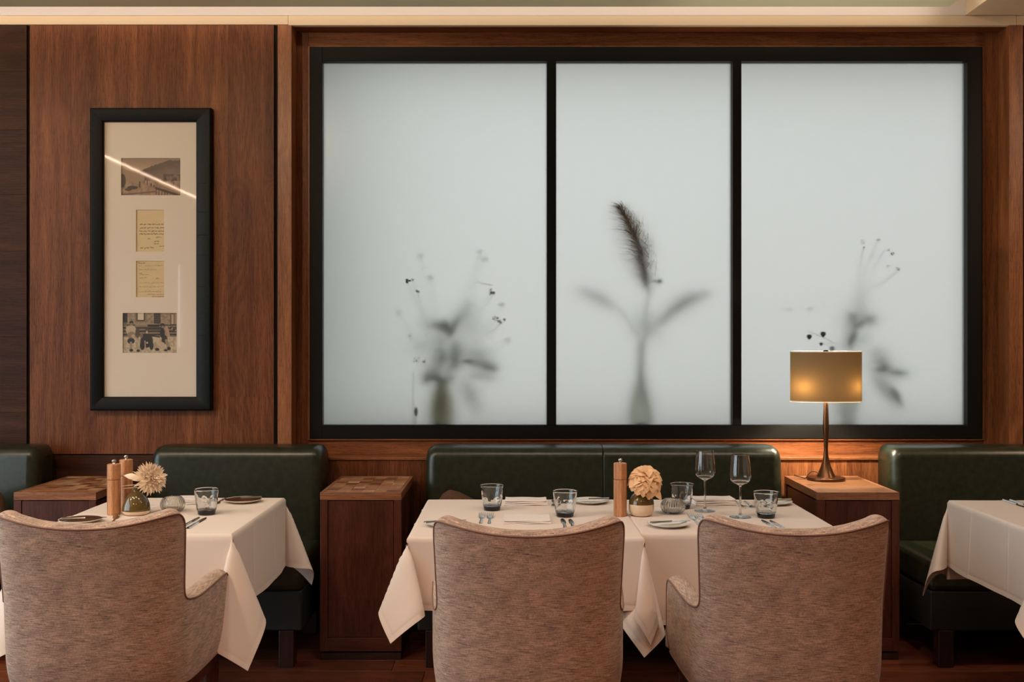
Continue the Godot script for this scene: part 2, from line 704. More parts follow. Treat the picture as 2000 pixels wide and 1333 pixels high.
func back_wall() -> void:
	var w := structure("wall_back", "oak panelled wall with a wide frosted window")
	var core := [[Vector3(-4.6, 0, -5.25), Vector3(-0.99, 3.06, -5.066)], [Vector3(2.295, 0, -5.25), Vector3(4.9, 3.06, -5.066)],
		[Vector3(-0.99, 0, -5.25), Vector3(2.295, 0.87, -5.066)], [Vector3(-0.99, 2.785, -5.25), Vector3(2.295, 3.06, -5.066)]]
	for b in core:
		part("masonry", plain_box(b[0], b[1]), M.wall_paint, w)
	# dark backing behind the panels, seen only in the joints
	part("backing", plain_box(Vector3(-4.4, 0, -5.066), Vector3(-1.06, 2.861, -4.972)), M.groove, w)
	part("backing", plain_box(Vector3(2.38, 0, -5.066), Vector3(4.7, 2.861, -4.972)), M.groove, w)
	part("backing", plain_box(Vector3(-1.06, 0, -5.066), Vector3(2.38, 0.78, -4.972)), M.groove, w)
	part("upper_wall", plain_box(Vector3(-4.4, 2.861, -5.066), Vector3(4.7, 3.06, -4.975)), M.paint, w)
	var rng := RandomNumberGenerator.new()
	rng.seed = 11
	# veneer leaves of the panel that carries the picture
	var cuts := [-2.303, -2.105, -1.985, -1.79, -1.605, -1.555, -1.355, -1.137]
	var pick := [0, 1, 2, 0, 3, 2, 1]
	for k in 7:
		part("veneer", plain_box(Vector3(cuts[k], 0.81, -4.972), Vector3(cuts[k + 1] - 0.0003, 2.861, -4.952), 0.0004, 1, Vector2(rng.randf(), rng.randf())), M["oak_%d" % pick[k]], w)
	# darker panel at the far left: boards with level grain
	var y := 0.81
	var hs := [0.2, 0.36, 0.41, 0.27, 0.31, 0.28, 0.221]
	for k in 7:
		part("board", plain_box(Vector3(-3.9, y, -4.972), Vector3(-2.319, y + hs[k] - 0.0004, -4.954), 0.0005, 0, Vector2(rng.randf(), rng.randf())), M.oak_dark, w)
		y += hs[k]
	part("board", plain_box(Vector3(-4.4, 0.81, -4.972), Vector3(-3.905, 2.861, -4.954), 0.0005, 0), M.oak_dark, w)
	# lower boards, left
	part("wainscot", plain_box(Vector3(-4.4, 0.05, -4.972), Vector3(-1.052, 0.804, -4.952), 0.001, 0, Vector2(0.3, 0.2)), M.oak_dark, w)
	# posts at both sides of the window recess
	part("post", plain_box(Vector3(-1.118, 0.796, -5.0655), Vector3(-1.051, 2.859, -4.946), 0.002, 1, Vector2(0.2, 0.6)), M.oak_light, w)
	part("post", plain_box(Vector3(2.371, 0.796, -5.0655), Vector3(2.438, 2.859, -4.946), 0.002, 1, Vector2(0.6, 0.1)), M.oak_light, w)
	part("fillet", plain_box(Vector3(2.446, 0.796, -4.972), Vector3(2.452, 2.861, -4.95), 0.001, 1), M.oak_1, w)
	var x := 2.458
	for k in 5:
		part("veneer", plain_box(Vector3(x, 0.796, -4.972), Vector3(x + 0.4, 2.861, -4.952), 0.0005, 1, Vector2(rng.randf(), rng.randf())), M["oak_%d" % (k % 4)], w)
		x += 0.4003
	# head of the recess
	part("recess_head", plain_box(Vector3(-1.051, 2.856, -5.0655), Vector3(2.371, 2.8625, -4.972), 0.0005, 0), M.oak_1, w)
	# wainscot under the window: level cap, then upright veneer
	part("ledge", plain_box(Vector3(-1.051, 0.781, -5.0655), Vector3(2.371, 0.796, -4.944), 0.003, 0, Vector2(0.1, 0.4)), M.oak_light, w)
	part("ledge", plain_box(Vector3(2.371, 0.781, -4.972), Vector3(4.7, 0.796, -4.946), 0.003, 0, Vector2(0.4, 0.4)), M.oak_light, w)
	x = -1.051
	var ws := [0.36, 0.3, 0.55, 0.5, 0.42, 0.521, 0.194, 0.6, 0.8, 0.75, 0.756]
	var tone := [1, 1, 0, 3, 1, 2, 2, 1, 0, 3, 1]
	for k in 11:
		part("wainscot", plain_box(Vector3(x, 0.05, -4.972), Vector3(x + ws[k] - 0.0004, 0.781, -4.952), 0.0005, 1, Vector2(rng.randf(), rng.randf())), M["oak_%d" % tone[k]] if k != 5 else M.oak_light, w)
		x += ws[k]
	var base := structure("baseboard_back", "dark skirting board along the foot of the panelled wall")
	part("skirting", plain_box(Vector3(-4.4, 0.0, -4.972), Vector3(4.7, 0.05, -4.945), 0.003, 0), M.bench_base, base)
	# white cornice board over the panelling
	var t := structure("trim_1", "cream painted cornice board above the wood panelling")
	for b in [[-4.4, -1.0685, 2.861, -4.948], [-1.067, 2.405, 2.857, -4.946], [2.4065, 4.7, 2.857, -4.948]]:
		part("cornice_board", plain_box(Vector3(b[0], b[2], -4.975), Vector3(b[1], PANEL_Y - 0.001, b[3]), 0.0015), M.cornice, t)
	part("slot_wall", plain_box(Vector3(-4.4, PANEL_Y, -4.975), Vector3(4.7, 3.06, -4.947), 0.0), M.paint, t)


func window_wall() -> void:
	var t := structure("trim_2", "oak casing round the frosted window")
	# flat casing boards inside the recess
	for b in [[Vector3(-1.051, 0.796, -5.0655), Vector3(-0.9935, 2.856, -5.058), 1], [Vector3(2.301, 0.796, -5.0655), Vector3(2.371, 2.856, -5.058), 1],
		[Vector3(-0.993, 2.785, -5.0655), Vector3(2.3, 2.856, -5.058), 0], [Vector3(-0.993, 0.796, -5.0655), Vector3(2.3, 0.868, -5.058), 0]]:
		part("casing_board", plain_box(b[0], b[1], 0.001, b[2], Vector2(0.37, 0.21)), M.oak_2 if b[2] == 0 or b[0].x < 0.0 else M.oak_light, t)
	for b in [[Vector3(-0.9935, 0.868, -5.0655), Vector3(-0.9835, 2.785, -5.045), 1], [Vector3(2.288, 0.868, -5.0655), Vector3(2.301, 2.785, -5.045), 1],
		[Vector3(-0.9835, 2.782, -5.0655), Vector3(2.288, 2.788, -5.045), 0], [Vector3(-0.9835, 0.866, -5.0655), Vector3(2.288, 0.874, -5.045), 0]]:
		part("bead", plain_box(b[0], b[1], 0.002, b[2]), M.oak_light, t)
	var w := structure("window_1", "three-part frosted window in a black frame, dried flowers showing through")
	var f := Shape.new()
	var zf := -5.04
	var zb := -5.11
	for b in [[-0.983, -0.9227, 0.8745, 2.7815], [2.2145, 2.2875, 0.8745, 2.7815]]:
		var s := plain_box(Vector3(b[0], b[2], zb), Vector3(b[1], b[3], zf), 0.002)
		part("stile", s, M.black_frame, w)
	for b in [[0.8745, 0.941], [2.7117, 2.7815]]:
		part("rail", plain_box(Vector3(-0.9227, b[0], zb), Vector3(2.2145, b[1], zf), 0.002), M.black_frame, w)
	for b in [[0.1696, 0.2145], [1.0723, 1.1147]]:
		part("mullion", plain_box(Vector3(b[0], 0.941, zb), Vector3(b[1], 2.7117, zf + 0.004), 0.002), M.black_frame, w)
	# glazing beads, lighter
	for b in [[-0.9227, 0.1696], [0.2145, 1.0723], [1.1147, 2.2145]]:
		var p := Shape.new()
		# front face smooth, back face etched
		var lo := Vector3(b[0] - 0.01, 0.931, -5.083)
		var hi := Vector3(b[1] + 0.01, 2.722, -5.075)
		p.quad(Vector3(lo.x, lo.y, hi.z), Vector3(hi.x, lo.y, hi.z), hi, Vector3(lo.x, hi.y, hi.z))
		p.quad(Vector3(lo.x, lo.y, lo.z), Vector3(lo.x, lo.y, hi.z), Vector3(lo.x, hi.y, hi.z), Vector3(lo.x, hi.y, lo.z))
		p.quad(Vector3(hi.x, lo.y, hi.z), Vector3(hi.x, lo.y, lo.z), Vector3(hi.x, hi.y, lo.z), hi)
		p.quad(Vector3(lo.x, hi.y, hi.z), hi, Vector3(hi.x, hi.y, lo.z), Vector3(lo.x, hi.y, lo.z))
		p.quad(Vector3(lo.x, lo.y, lo.z), Vector3(hi.x, lo.y, lo.z), Vector3(hi.x, lo.y, hi.z), Vector3(lo.x, lo.y, hi.z))
		var q := Shape.new()
		q.quad(Vector3(hi.x, lo.y, lo.z), lo, Vector3(lo.x, hi.y, lo.z), Vector3(hi.x, hi.y, lo.z))
		var mesh := p.mesh(M.frost_front)
		var arr := q.mesh(M.frost_back).surface_get_arrays(0)
		mesh.add_surface_from_arrays(Mesh.PRIMITIVE_TRIANGLES, arr)
		mesh.surface_set_material(1, M.frost_back)
		put("pane", mesh, w)
	# outside: stone sill that carries the vases, terrace, shallow canopy
	var o := structure("trim_3", "pale stone sill outside the frosted window")
	part("sill", plain_box(Vector3(-1.2, 0.84, -5.7), Vector3(2.5, 0.94, -5.112), 0.004), M.outside_stone, o)
	part("reveal", plain_box(Vector3(-1.7, 0.6, -7.4), Vector3(-1.2, 3.3, -5.26)), M.outside_green, o)
	part("canopy", plain_box(Vector3(-3.0, 2.96, -6.05), Vector3(4.2, 3.06, -5.26)), M.outside_olive, o)
	var g := structure("ground", "pale terrace outside the window")
	part("terrace", plain_box(Vector3(-14, -0.3, -20), Vector3(14, -0.22, -5.3)), M.outside_stone, g)


func ceiling() -> void:
	var c := structure("ceiling", "cream hung ceiling panels with a lit slot between them")
	part("slab", plain_box(Vector3(-4.6, 3.06, -5.25), Vector3(4.9, 3.2, 5.2)), M.ceiling_paint, c)
	part("hung_panel", plain_box(Vector3(-3.37, PANEL_Y, -4.821), Vector3(2.033, PANEL_Y + 0.05, 4.9), 0.001), M.ceiling_paint, c)
	part("hung_panel", plain_box(Vector3(2.163, PANEL_Y, -4.944), Vector3(4.7, 3.0, 4.9), 0.001), M.cornice, c)
	part("hung_panel", plain_box(Vector3(-4.4, PANEL_Y, -4.944), Vector3(-3.5, 3.0, 4.9), 0.001), M.cornice, c)
	var l := Shape.new()
	l.box(Vector3(-0.67, 2.932, -4.8245), Vector3(5.3, 0.02, 0.007), 0.001)
	tag(part("led_strip", l, M.led, c), "light strip in the ceiling slot along the back wall")
	l = Shape.new()
	l.box(Vector3(2.0365, 2.932, -1.4), Vector3(0.007, 0.02, 6.6), 0.001)
	tag(part("led_strip", l, M.led, c), "light strip in the ceiling slot on the right side")
	l = Shape.new()
	l.box(Vector3(-3.4965, 2.957, -1.4), Vector3(0.007, 0.082, 6.6), 0.001)
	tag(part("led_strip", l, M.led_side, c), "light strip in the ceiling slot on the left side")
	var k := 0
	var rows := [["downlight", [[-2.3, -2.7], [-1.1, -2.7], [0.1, -2.7], [1.0, -2.7], [1.75, -2.7]], Vector3(0, -1, -0.1), Color(1.0, 0.92, 0.86), 0.8],
		["wall_washer", [[-3.3, -2.2], [-1.75, -2.3], [4.05, -3.1], [3.7, -3.6]], Vector3(0, -0.75, -1), Color(1.0, 0.87, 0.72), 1.6],
		["downlight", [[-1.8, -0.4], [-0.2, -0.4], [1.4, -0.4]], Vector3(0, -1, -0.1), Color(1.0, 0.7, 0.53), 2.05]]
	var names := ["round recessed downlight at the left slot, over the left table", "round recessed downlight over the left table's right side", "round recessed downlight over the middle table", "round recessed downlight over the right of the two joined tables", "round recessed downlight near the right ceiling slot",
		"recessed wall washer left of the framed picture", "recessed wall washer right of the framed picture", "recessed wall washer at the far right, beyond the frame", "recessed wall washer at the right, nearer to the window wall",
		"round recessed downlight left, above the viewer", "round recessed downlight centred above the viewer", "round recessed downlight right, above the viewer"]
	for row in rows:
		for p in row[1]:
			var d := thing(row[0], names[k], "light", Vector3(p[0], PANEL_Y, p[1]))
			var ring := Shape.new()
			ring.lathe(Vector3.ZERO, [Vector2(0.042, -0.001), Vector2(0.058, -0.004), Vector2(0.06, -0.0005)], 24)
			part("trim_ring", ring, M.paint, d)
			var lens := Shape.new()
			lens.lathe(Vector3.ZERO, [Vector2(0.0, -0.002), Vector2(0.042, -0.002), Vector2(0.042, -0.0005)], 24)
			part("lens", lens, M.downlight_glow, d)
			spot("beam", Vector3(p[0], PANEL_Y - 0.03, p[1]), row[2], row[3], row[4], 62.0, self)
			k += 1


# ---------------------------------------------------------------- benches and cabinets
func bench(called_label: String, x0: float, x1: float, seam: float) -> void:
	var b := thing("banquette", called_label, "bench", Vector3((x0 + x1) * 0.5, 0, -4.55), 0.0, "green leather banquettes along the wall")
	var hw := (x1 - x0) * 0.5
	var back := Shape.new()
	var segs := [[-hw, hw]]
	if seam > x0 and seam < x1:
		segs = [[-hw, seam - (x0 + x1) * 0.5], [seam - (x0 + x1) * 0.5, hw]]
	# padded back: rounded block with a soft face
	for sgm in segs:
		var s := Shape.new()
		pad(s, sgm[0], sgm[1], 0.30, 0.865, -0.37, -0.165, 0.05, sgm[0] == -hw, sgm[1] == hw)
		part("backrest", s, M.leather, b)
	var seat := Shape.new()
	seat.box(Vector3(0, 0.38, -0.01), Vector3(hw * 2, 0.13, 0.58), 0.028, 0, Vector2.ZERO, 4)
	part("seat", seat, M.leather, b)
	var front := Shape.new()
	front.box(Vector3(0, 0.235, -0.01), Vector3(hw * 2 - 0.01, 0.165, 0.56), 0.008, 0)
	part("seat_base", front, M.bench_base, b)
	for lx in [-hw + 0.07, hw - 0.07]:
		for lz in [0.24, -0.26]:
			var lg := Shape.new()
			lg.box(Vector3(lx, 0.077, lz), Vector3(0.062, 0.154, 0.062), 0.004)
			part("leg", lg, M.bench_leg, b)


# soft pad: box with generous edge radius and a slightly domed face; inner ends (at a seam) are only nipped
func pad(s: Shape, x0: float, x1: float, y0: float, y1: float, z0: float, z1: float, r: float, end0: bool, end1: bool) -> void:
	var rows := []
	var uvs := []
	var prof := []
	# profile in (z, y): front bottom, up the face, over the top, down the back
	prof.append(Vector2(z1 - 0.01, y0))
	for k in 9:
		prof.append(Vector2(z1 + 0.012 * sin(PI * k / 8.0), lerpf(y0 + 0.01, y1 - r, k / 8.0)))
	for k in range(1, 7):
		var an := PI * 0.5 * k / 6.0
		prof.append(Vector2(z1 - r + r * cos(an), y1 - r + r * sin(an)))
	prof.append(Vector2((z0 + z1) * 0.5, y1 + 0.004))
	for k in 7:
		var an := PI * 0.5 * k / 6.0
		prof.append(Vector2(z0 + r * 0.6 - r * 0.6 * sin(an), y1 - r * 0.6 + r * 0.6 * cos(an)))
	prof.append(Vector2(z0, y0))
	var mid := Vector2((z0 + z1) * 0.5, (y0 + y1) * 0.5)
	var xs := []
	var n0 := 7 if end0 else 3
	var r0 := r if end0 else 0.006
	for k in n0:
		var an := PI * 0.5 * k / (n0 - 1)
		xs.append([x0 + r0 * (1.0 - sin(an)), r0 * (1.0 - cos(an))])
	xs.reverse()
	xs = []
	for k in n0:
		var an := PI * 0.5 * k / (n0 - 1)
		xs.append([x0 + r0 - r0 * cos(an), r0 - r0 * sin(an)])
	for k in range(1, 12):
		xs.append([lerpf(x0 + r0, x1 - (r if end1 else 0.006), k / 12.0), 0.0])
	var n1 := 7 if end1 else 3
	var r1 := r if end1 else 0.006
	for k in n1:
		var an := PI * 0.5 * k / (n1 - 1)
		xs.append([x1 - r1 + r1 * sin(an), r1 - r1 * cos(an)])
	for pt in prof:
		var row := PackedVector3Array()
		var uv := PackedVector2Array()
		for xx in xs:
			var sh: float = xx[1]
			var q := Vector2(pt.x, pt.y)
			var dz := signf(q.x - mid.x) * minf(sh, absf(q.x - mid.x))
			var dy := minf(sh, q.y - mid.y) if q.y > mid.y else 0.0
			row.append(Vector3(xx[0], q.y - dy, q.x - dz))
			uv.append(Vector2(xx[0], q.y + q.x))
		rows.append(row)
		uvs.append(uv)
	s.grid(rows, uvs)
	for side in [0, xs.size() - 1]:
		var c := Vector3(rows[0][side].x, mid.y, mid.x)
		var fan := []
		var fan2 := []
		for row in rows:
			fan.append(row[side])
		var a := PackedVector3Array(fan)
		var b := PackedVector3Array()
		for k in a.size():
			b.append(c)
		s.grid([a, b], [], side != 0)


func benches() -> void:
	bench("dark green leather banquette at the far left edge, beyond the left cabinet", -4.3, -2.16, -9)
	bench("dark green leather banquette behind the left table, under the picture", -1.652, -0.862, -9)
	bench("long green leather banquette behind the two joined tables, under the window", -0.396, 1.235, 0.415)
	bench("green leather banquette at the right edge, right of the table lamp", 1.722, 3.7, -9)
	var k := 0
	for p in [[-2.36, "brown scatter cushion on the banquette at the far left edge", -0.3, 0.165], [-0.2, "brown scatter cushion peeking over the back of the middle table", 0.5, 0.15], [0.86, "brown scatter cushion behind the stemmed glasses, mostly hidden", 0.4, 0.135]]:
		var s := Shape.new()
		var rows := []
		for i in 13:
			var row := PackedVector3Array()
			for j in 25:
				var an := TAU * j / 24.0
				var t := i / 12.0
				# squarish pillow: thin at the rim, thick in the middle
				var rr := sin(PI * t)
				var q := Vector2(cos(an), sin(an))
				q *= 0.5 / pow(pow(absf(q.x), 5.0) + pow(absf(q.y), 5.0), 0.2)
				row.append(Vector3(q.x * 0.3 * pow(rr, 0.45), q.y * 0.2 * pow(rr, 0.45), -cos(PI * t) * 0.055))
			rows.append(row)
		s.grid(rows, [], false, true)
		s.moved(Transform3D(Basis(Vector3.FORWARD, p[2]) * Basis(Vector3.RIGHT, -0.28), Vector3(0, p[3] - 0.035, 0)))
		var cu := thing("cushion", p[1], "cushion", Vector3(p[0], 0.447, -4.53), 0.0, "brown cushions on the banquettes")
		part("cover", s, M.cushion, cu)
		k += 1


func cabinet(label: String, x0: float, x1: float, blocks: bool) -> Node3D:
	var z1 := -4.38
	var z0 := -4.915
	var c := thing("side_cabinet", label, "cabinet", Vector3((x0 + x1) * 0.5, 0, (z0 + z1) * 0.5), 0.0, "oak side cabinets between the banquettes")
	var hw := (x1 - x0) * 0.5
	var hd := (z1 - z0) * 0.5
	var H := 0.71
	var st := 0.032
	var body := Shape.new()
	body.box(Vector3(0, 0.36, -0.004), Vector3(hw * 2 - 0.024, 0.6, hd * 2 - 0.03), 0.001)
	part("body", body, M.groove, c)
	var fr: Material = M.cabinet_frame
	for sx in [-1, 1]:
		for sz in [-1, 1]:
			var s := Shape.new()
			s.box(Vector3(sx * (hw - st * 0.5), 0.3565, sz * (hd - st * 0.5)), Vector3(st, 0.637, st), 0.0015, 1, Vector2(sx * 0.3, sz * 0.2))
			part("corner_post", s, fr, c)
	var t := Shape.new()
	t.box(Vector3(0, 0.0665, hd - 0.011), Vector3(hw * 2 - st * 2, 0.057, 0.022), 0.001, 0, Vector2(0.2, 0.5))
	part("bottom_rail", t, fr, c)
	# recessed panels with a shadow joint all round
	var pn := Shape.new()
	pn.box(Vector3(0, 0.385, hd - 0.0145), Vector3(hw * 2 - st * 2 - 0.004, 0.576, 0.022), 0.001, 1, Vector2(x0, 0.13))
	part("front_panel", pn, M.cabinet, c)
	for sx in [-1, 1]:
		pn = Shape.new()
		pn.box(Vector3(sx * (hw - 0.014), 0.355, 0), Vector3(0.02, 0.625, hd * 2 - st * 2 - 0.006), 0.001, 1, Vector2(0.4, x0))
		part("side_panel", pn, M.cabinet, c)
	var pl := Shape.new()
	pl.box(Vector3(0, 0.015, -0.002), Vector3(hw * 2 - 0.004, 0.03, hd * 2 - 0.006), 0.001, 0)
	part("plinth", pl, M.bench_leg, c)
	var rng := RandomNumberGenerator.new()
	rng.seed = int(absf(x0) * 1000)
	# top: frame of four edge pieces and a field of small blocks
	var e := 0.016
	for b in [[Vector3(0, H - 0.0165, hd - e * 0.5), Vector3(hw * 2, 0.033, e), 0], [Vector3(0, H - 0.0165, -hd + e * 0.5), Vector3(hw * 2, 0.033, e), 0], [Vector3(-hw + e * 0.5, H - 0.0165, 0), Vector3(e, 0.033, hd * 2 - e * 2), 2], [Vector3(hw - e * 0.5, H - 0.0165, 0), Vector3(e, 0.033, hd * 2 - e * 2), 2]]:
		var s := Shape.new()
		s.box(b[0], b[1], 0.0015, b[2], Vector2(rng.randf(), rng.randf()))
		part("top_edge", s, M.top_edge, c)
	var nx := 6
	var nz := 9
	if not blocks:
		var s := Shape.new()
		s.box(Vector3(0, H - 0.017, 0), Vector3(hw * 2 - e * 2, 0.033, hd * 2 - e * 2), 0.0005, 0, Vector2(0.7, 0.3))
		part("top_panel", s, M.cabinet_top, c)
		return c
	var bx := (hw * 2 - e * 2) / nx
	var bz := (hd * 2 - e * 2) / nz
	for i in nx:
		for j in nz:
			var s := Shape.new()
			s.box(Vector3(-hw + e + bx * (i + 0.5), H - 0.0165 - rng.randf() * 0.0003, -hd + e + bz * (j + 0.5)), Vector3(bx - 0.0004, 0.032, bz - 0.0004), 0.0005, 0 if (i + j) % 2 == 0 else 2, Vector2(rng.randf(), rng.randf()))
			part("wood_block", s, M["block_%d" % [(i + j) % 2, 2, 0][rng.randi_range(0, 2)]], c)
	return c


func cabinets() -> void:
	cabinet("oak side cabinet with a block-patterned top, behind the left table", -2.105, -1.757, true)
	cabinet("oak side cabinet with a block-patterned top, between left and middle tables", -0.811, -0.467, true)
	cabinet("oak side cabinet with a plain top that carries the lamp", 1.291, 1.637, false)


# ---------------------------------------------------------------- tables
# direction in which the cloth falls at a corner: a closed cone whose mouth is a quarter turn of cloth
func fold_table(ratio: float, shrink: float) -> Array:
	var lo := 0.02
	var hi := 1.2
	var out := []
	for it in 30:
		var A := (lo + hi) * 0.5
		out = []
		var run := 0.0
		var prev := Vector3(0, -1, 0)
		for k in 97:
			var ph := TAU * k / 96.0
			var d := Vector3(A * (1.0 - cos(ph)), -1.0, -A * ratio * sin(ph)).normalized()
			run += prev.angle_to(d)
			prev = d
			out.append([run, d])
		if run > PI * 0.5 * shrink:
			hi = A
		else:
			lo = A
	var total: float = out[96][0]
	for q in out:
		q[0] = q[0] / total
	return out


func fold_at(tab: Array, t: float) -> Vector3:
	var lo := 0
	var hi := tab.size() - 1
	while hi - lo > 1:
		var m := (lo + hi) / 2
		if tab[m][0] <= t:
			lo = m
		else:
			hi = m
	var f: float = (t - tab[lo][0]) / maxf(tab[hi][0] - tab[lo][0], 1e-6)
	return tab[lo][1].lerp(tab[hi][1], f).normalized()


# corners: for each of (left back, right back, left front, right front): [mouth ratio, turn of the fold, cloth taken up]
func tablecloth(label: String, x0: float, x1: float, z0: float, z1: float, drops: Vector4, corners: Array, waves: float, sd: float, tight := Vector2.ZERO) -> void:
	var hx := (x1 - x0) * 0.5
	var hz := (z1 - z0) * 0.5
	var at := Vector3((x0 + x1) * 0.5, 0, (z0 + z1) * 0.5)
	var tabs := []
	for c in corners:
		tabs.append(fold_table(c[0], c[2]))
	var coords := func(h: float, dn: float, dp: float, folds: Array) -> PackedFloat32Array:
		var o := PackedFloat32Array()
		for k in [0.0, 0.0155, 0.0175, 0.0195]:
			o.append(-h - dn + k)
			o.append(h + dp - k)
		for k in range(3, 23):
			o.append(-h - dn + dn * k / 23.0)
			o.append(h + dp - dp * k / 23.0)
		for k in [0.0, 0.004, 0.012, 0.03, 0.06]:
			o.append(-h + k)
			o.append(h - k)
		for k in range(1, 11):
			o.append(lerpf(-h + 0.06, h - 0.06, k / 11.0))
		for f in folds:
			for k in [-0.01, -0.005, -0.0025, 0.0, 0.0025, 0.005, 0.01]:
				o.append(f + k)
		o.sort()
		return o
	var folds_u := [hx * 0.36]
	var folds_v := [hz * 0.3, -hz * 0.45]
	var us: PackedFloat32Array = coords.call(hx, drops.x, drops.y, folds_u)
	var vs: PackedFloat32Array = coords.call(hz, drops.z, drops.w, folds_v)
	var top := []
	var uvs := []
	var rho := 0.006
	for v in vs:
		var row := PackedVector3Array()
		var uv := PackedVector2Array()
		for u in us:
			var cx := clampf(u, -hx, hx)
			var cz := clampf(v, -hz, hz)
			var ex := absf(u - cx)
			var ez := absf(v - cz)
			var e := sqrt(ex * ex + ez * ez)
			var p := Vector3(cx, TABLE, cz)
			p.y += 0.0004 * sin(u * 23.0 + sd) * sin(v * 19.0 + sd * 2.0)
			if e > 1e-6:
				var outw := rho * sin(minf(e / rho, PI * 0.5))
				var down := rho * (1.0 - cos(e / rho)) if e < rho * PI * 0.5 else rho + (e - rho * PI * 0.5)
				var past := maxf(e - rho * PI * 0.5, 0.0)
				var sx := signf(u - cx) if ex > 0.0 else 0.0
				var sz := signf(v - cz) if ez > 0.0 else 0.0
				if ex > 1e-6 and ez > 1e-6:
					var ci := (1 if sx > 0.0 else 0) + (2 if sz > 0.0 else 0)
					var d := fold_at(tabs[ci], atan2(ez, ex) / (PI * 0.5))
					var turn: float = PI * 0.25 + corners[ci][1]
					var dir := Vector3(d.x * cos(turn) - d.z * sin(turn), d.y, d.x * sin(turn) + d.z * cos(turn))
					# a fold curls a little towards the hem
					dir = dir.rotated(Vector3.UP, corners[ci][3] * past)
					p += Vector3(sx * outw * ex / e, -down, sz * outw * ez / e)
					p += Vector3(sx * dir.x, dir.y + 1.0, sz * dir.z) * past * smoothstep(-0.01, 0.07, past)
				else:
					var along := cz if ex > 0.0 else cx
					var drop: float = (drops.y if sx > 0.0 else drops.x) if ex > 0.0 else (drops.w if sz > 0.0 else drops.z)
					var half := hz if ex > 0.0 else hx
					var hangs_free := 0.0 if (sx > 0.0 and tight.y > 0.0) or (sx < 0.0 and tight.x > 0.0) else 1.0
					var soft := 1.0 - pow(absf(along) / half, 6.0)
					var wv := hangs_free * waves * soft * past / drop * (sin(along * 11.0 + sd * 3.0 + sx * 2.0) + 0.6 * sin(along * 23.0 + sd * 5.0))
					p += Vector3(sx, 0, sz) * (outw + wv + hangs_free * 0.01 * past / drop * soft)
					p.y -= down
			# pressed creases
			for cr in [[u, hx * 0.36], [v, hz * 0.30], [v, -hz * 0.45]]:
				var g := exp(-pow((cr[0] - cr[1]) / 0.004, 2.0)) * (0.0006 if e < 1e-6 else 0.0024)
				p += (Vector3(0, 1, 0) if e < 1e-6 else Vector3(signf(u - cx) if ex > 0.0 else 0.0, 0, signf(v - cz) if ez > 0.0 else 0.0).normalized()) * g
			row.append(p)
			uv.append(Vector2(u, v))
		top.append(row)
		uvs.append(uv)
	var s := Shape.new()
	s.grid(top, uvs, true)
	var outer := s.n.duplicate()
	# stitched line of the hem
	for i in vs.size():
		for j in us.size():
			if i == 2 or j == 2 or i == vs.size() - 3 or j == us.size() - 3:
				top[i][j] -= outer[i * us.size() + j] * 0.0016
	s = Shape.new()
	s.grid(top, uvs, true)
	# underside, with a doubled hem
	var under := []
	var w := us.size()
	for i in vs.size():
		var row := PackedVector3Array()
		for j in w:
			var hem := i < 3 or j < 3 or i > vs.size() - 4 or j > w - 4
			row.append(top[i][j] - outer[i * w + j] * (0.0026 if hem else 0.0012))
		under.append(row)
	s.grid(under, uvs, false)
	var edge_a := PackedVector3Array()
	var edge_b := PackedVector3Array()
	for j in w:
		edge_a.append(top[0][j]); edge_b.append(under[0][j])
	for i in vs.size():
		edge_a.append(top[i][w - 1]); edge_b.append(under[i][w - 1])
	for j in w:
		edge_a.append(top[-1][w - 1 - j]); edge_b.append(under[-1][w - 1 - j])
	for i in vs.size():
		edge_a.append(top[vs.size() - 1 - i][0]); edge_b.append(under[vs.size() - 1 - i][0])
	s.grid([edge_a, edge_b], [], false)
	var o := part("tablecloth", s, M.cloth)
	o.position = at
	tag(o, label, "tablecloth", "pale tablecloths")


func table(label: String, x0: float, x1: float, z0: float, z1: float) -> void:
	var t := thing("dining_table", label, "table", Vector3((x0 + x1) * 0.5, 0, (z0 + z1) * 0.5), 0.0, "dining tables under the cloths")
	var hx := (x1 - x0) * 0.5 - 0.004
	var hz := (z1 - z0) * 0.5 - 0.004
	var s := Shape.new()
	s.box(Vector3(0, TABLE - 0.0185, 0), Vector3(hx * 2, 0.03, hz * 2), 0.004, 0)
	part("tabletop", s, M.chair_wood, t)
	s = Shape.new()
	s.lathe(Vector3.ZERO, [Vector2(0, 0.02), Vector2(0.04, 0.02), Vector2(0.035, 0.06), Vector2(0.035, 0.66), Vector2(0.1, 0.69), Vector2(0, 0.69)], 20)
	part("column", s, M.dark_metal, t)
	s = Shape.new()
	s.lathe(Vector3.ZERO, [Vector2(0, 0.0), Vector2(0.2, 0.0), Vector2(0.2, 0.012), Vector2(0.19, 0.016), Vector2(0.0, 0.022)], 28)
	part("foot_plate", s, M.dark_metal, t)


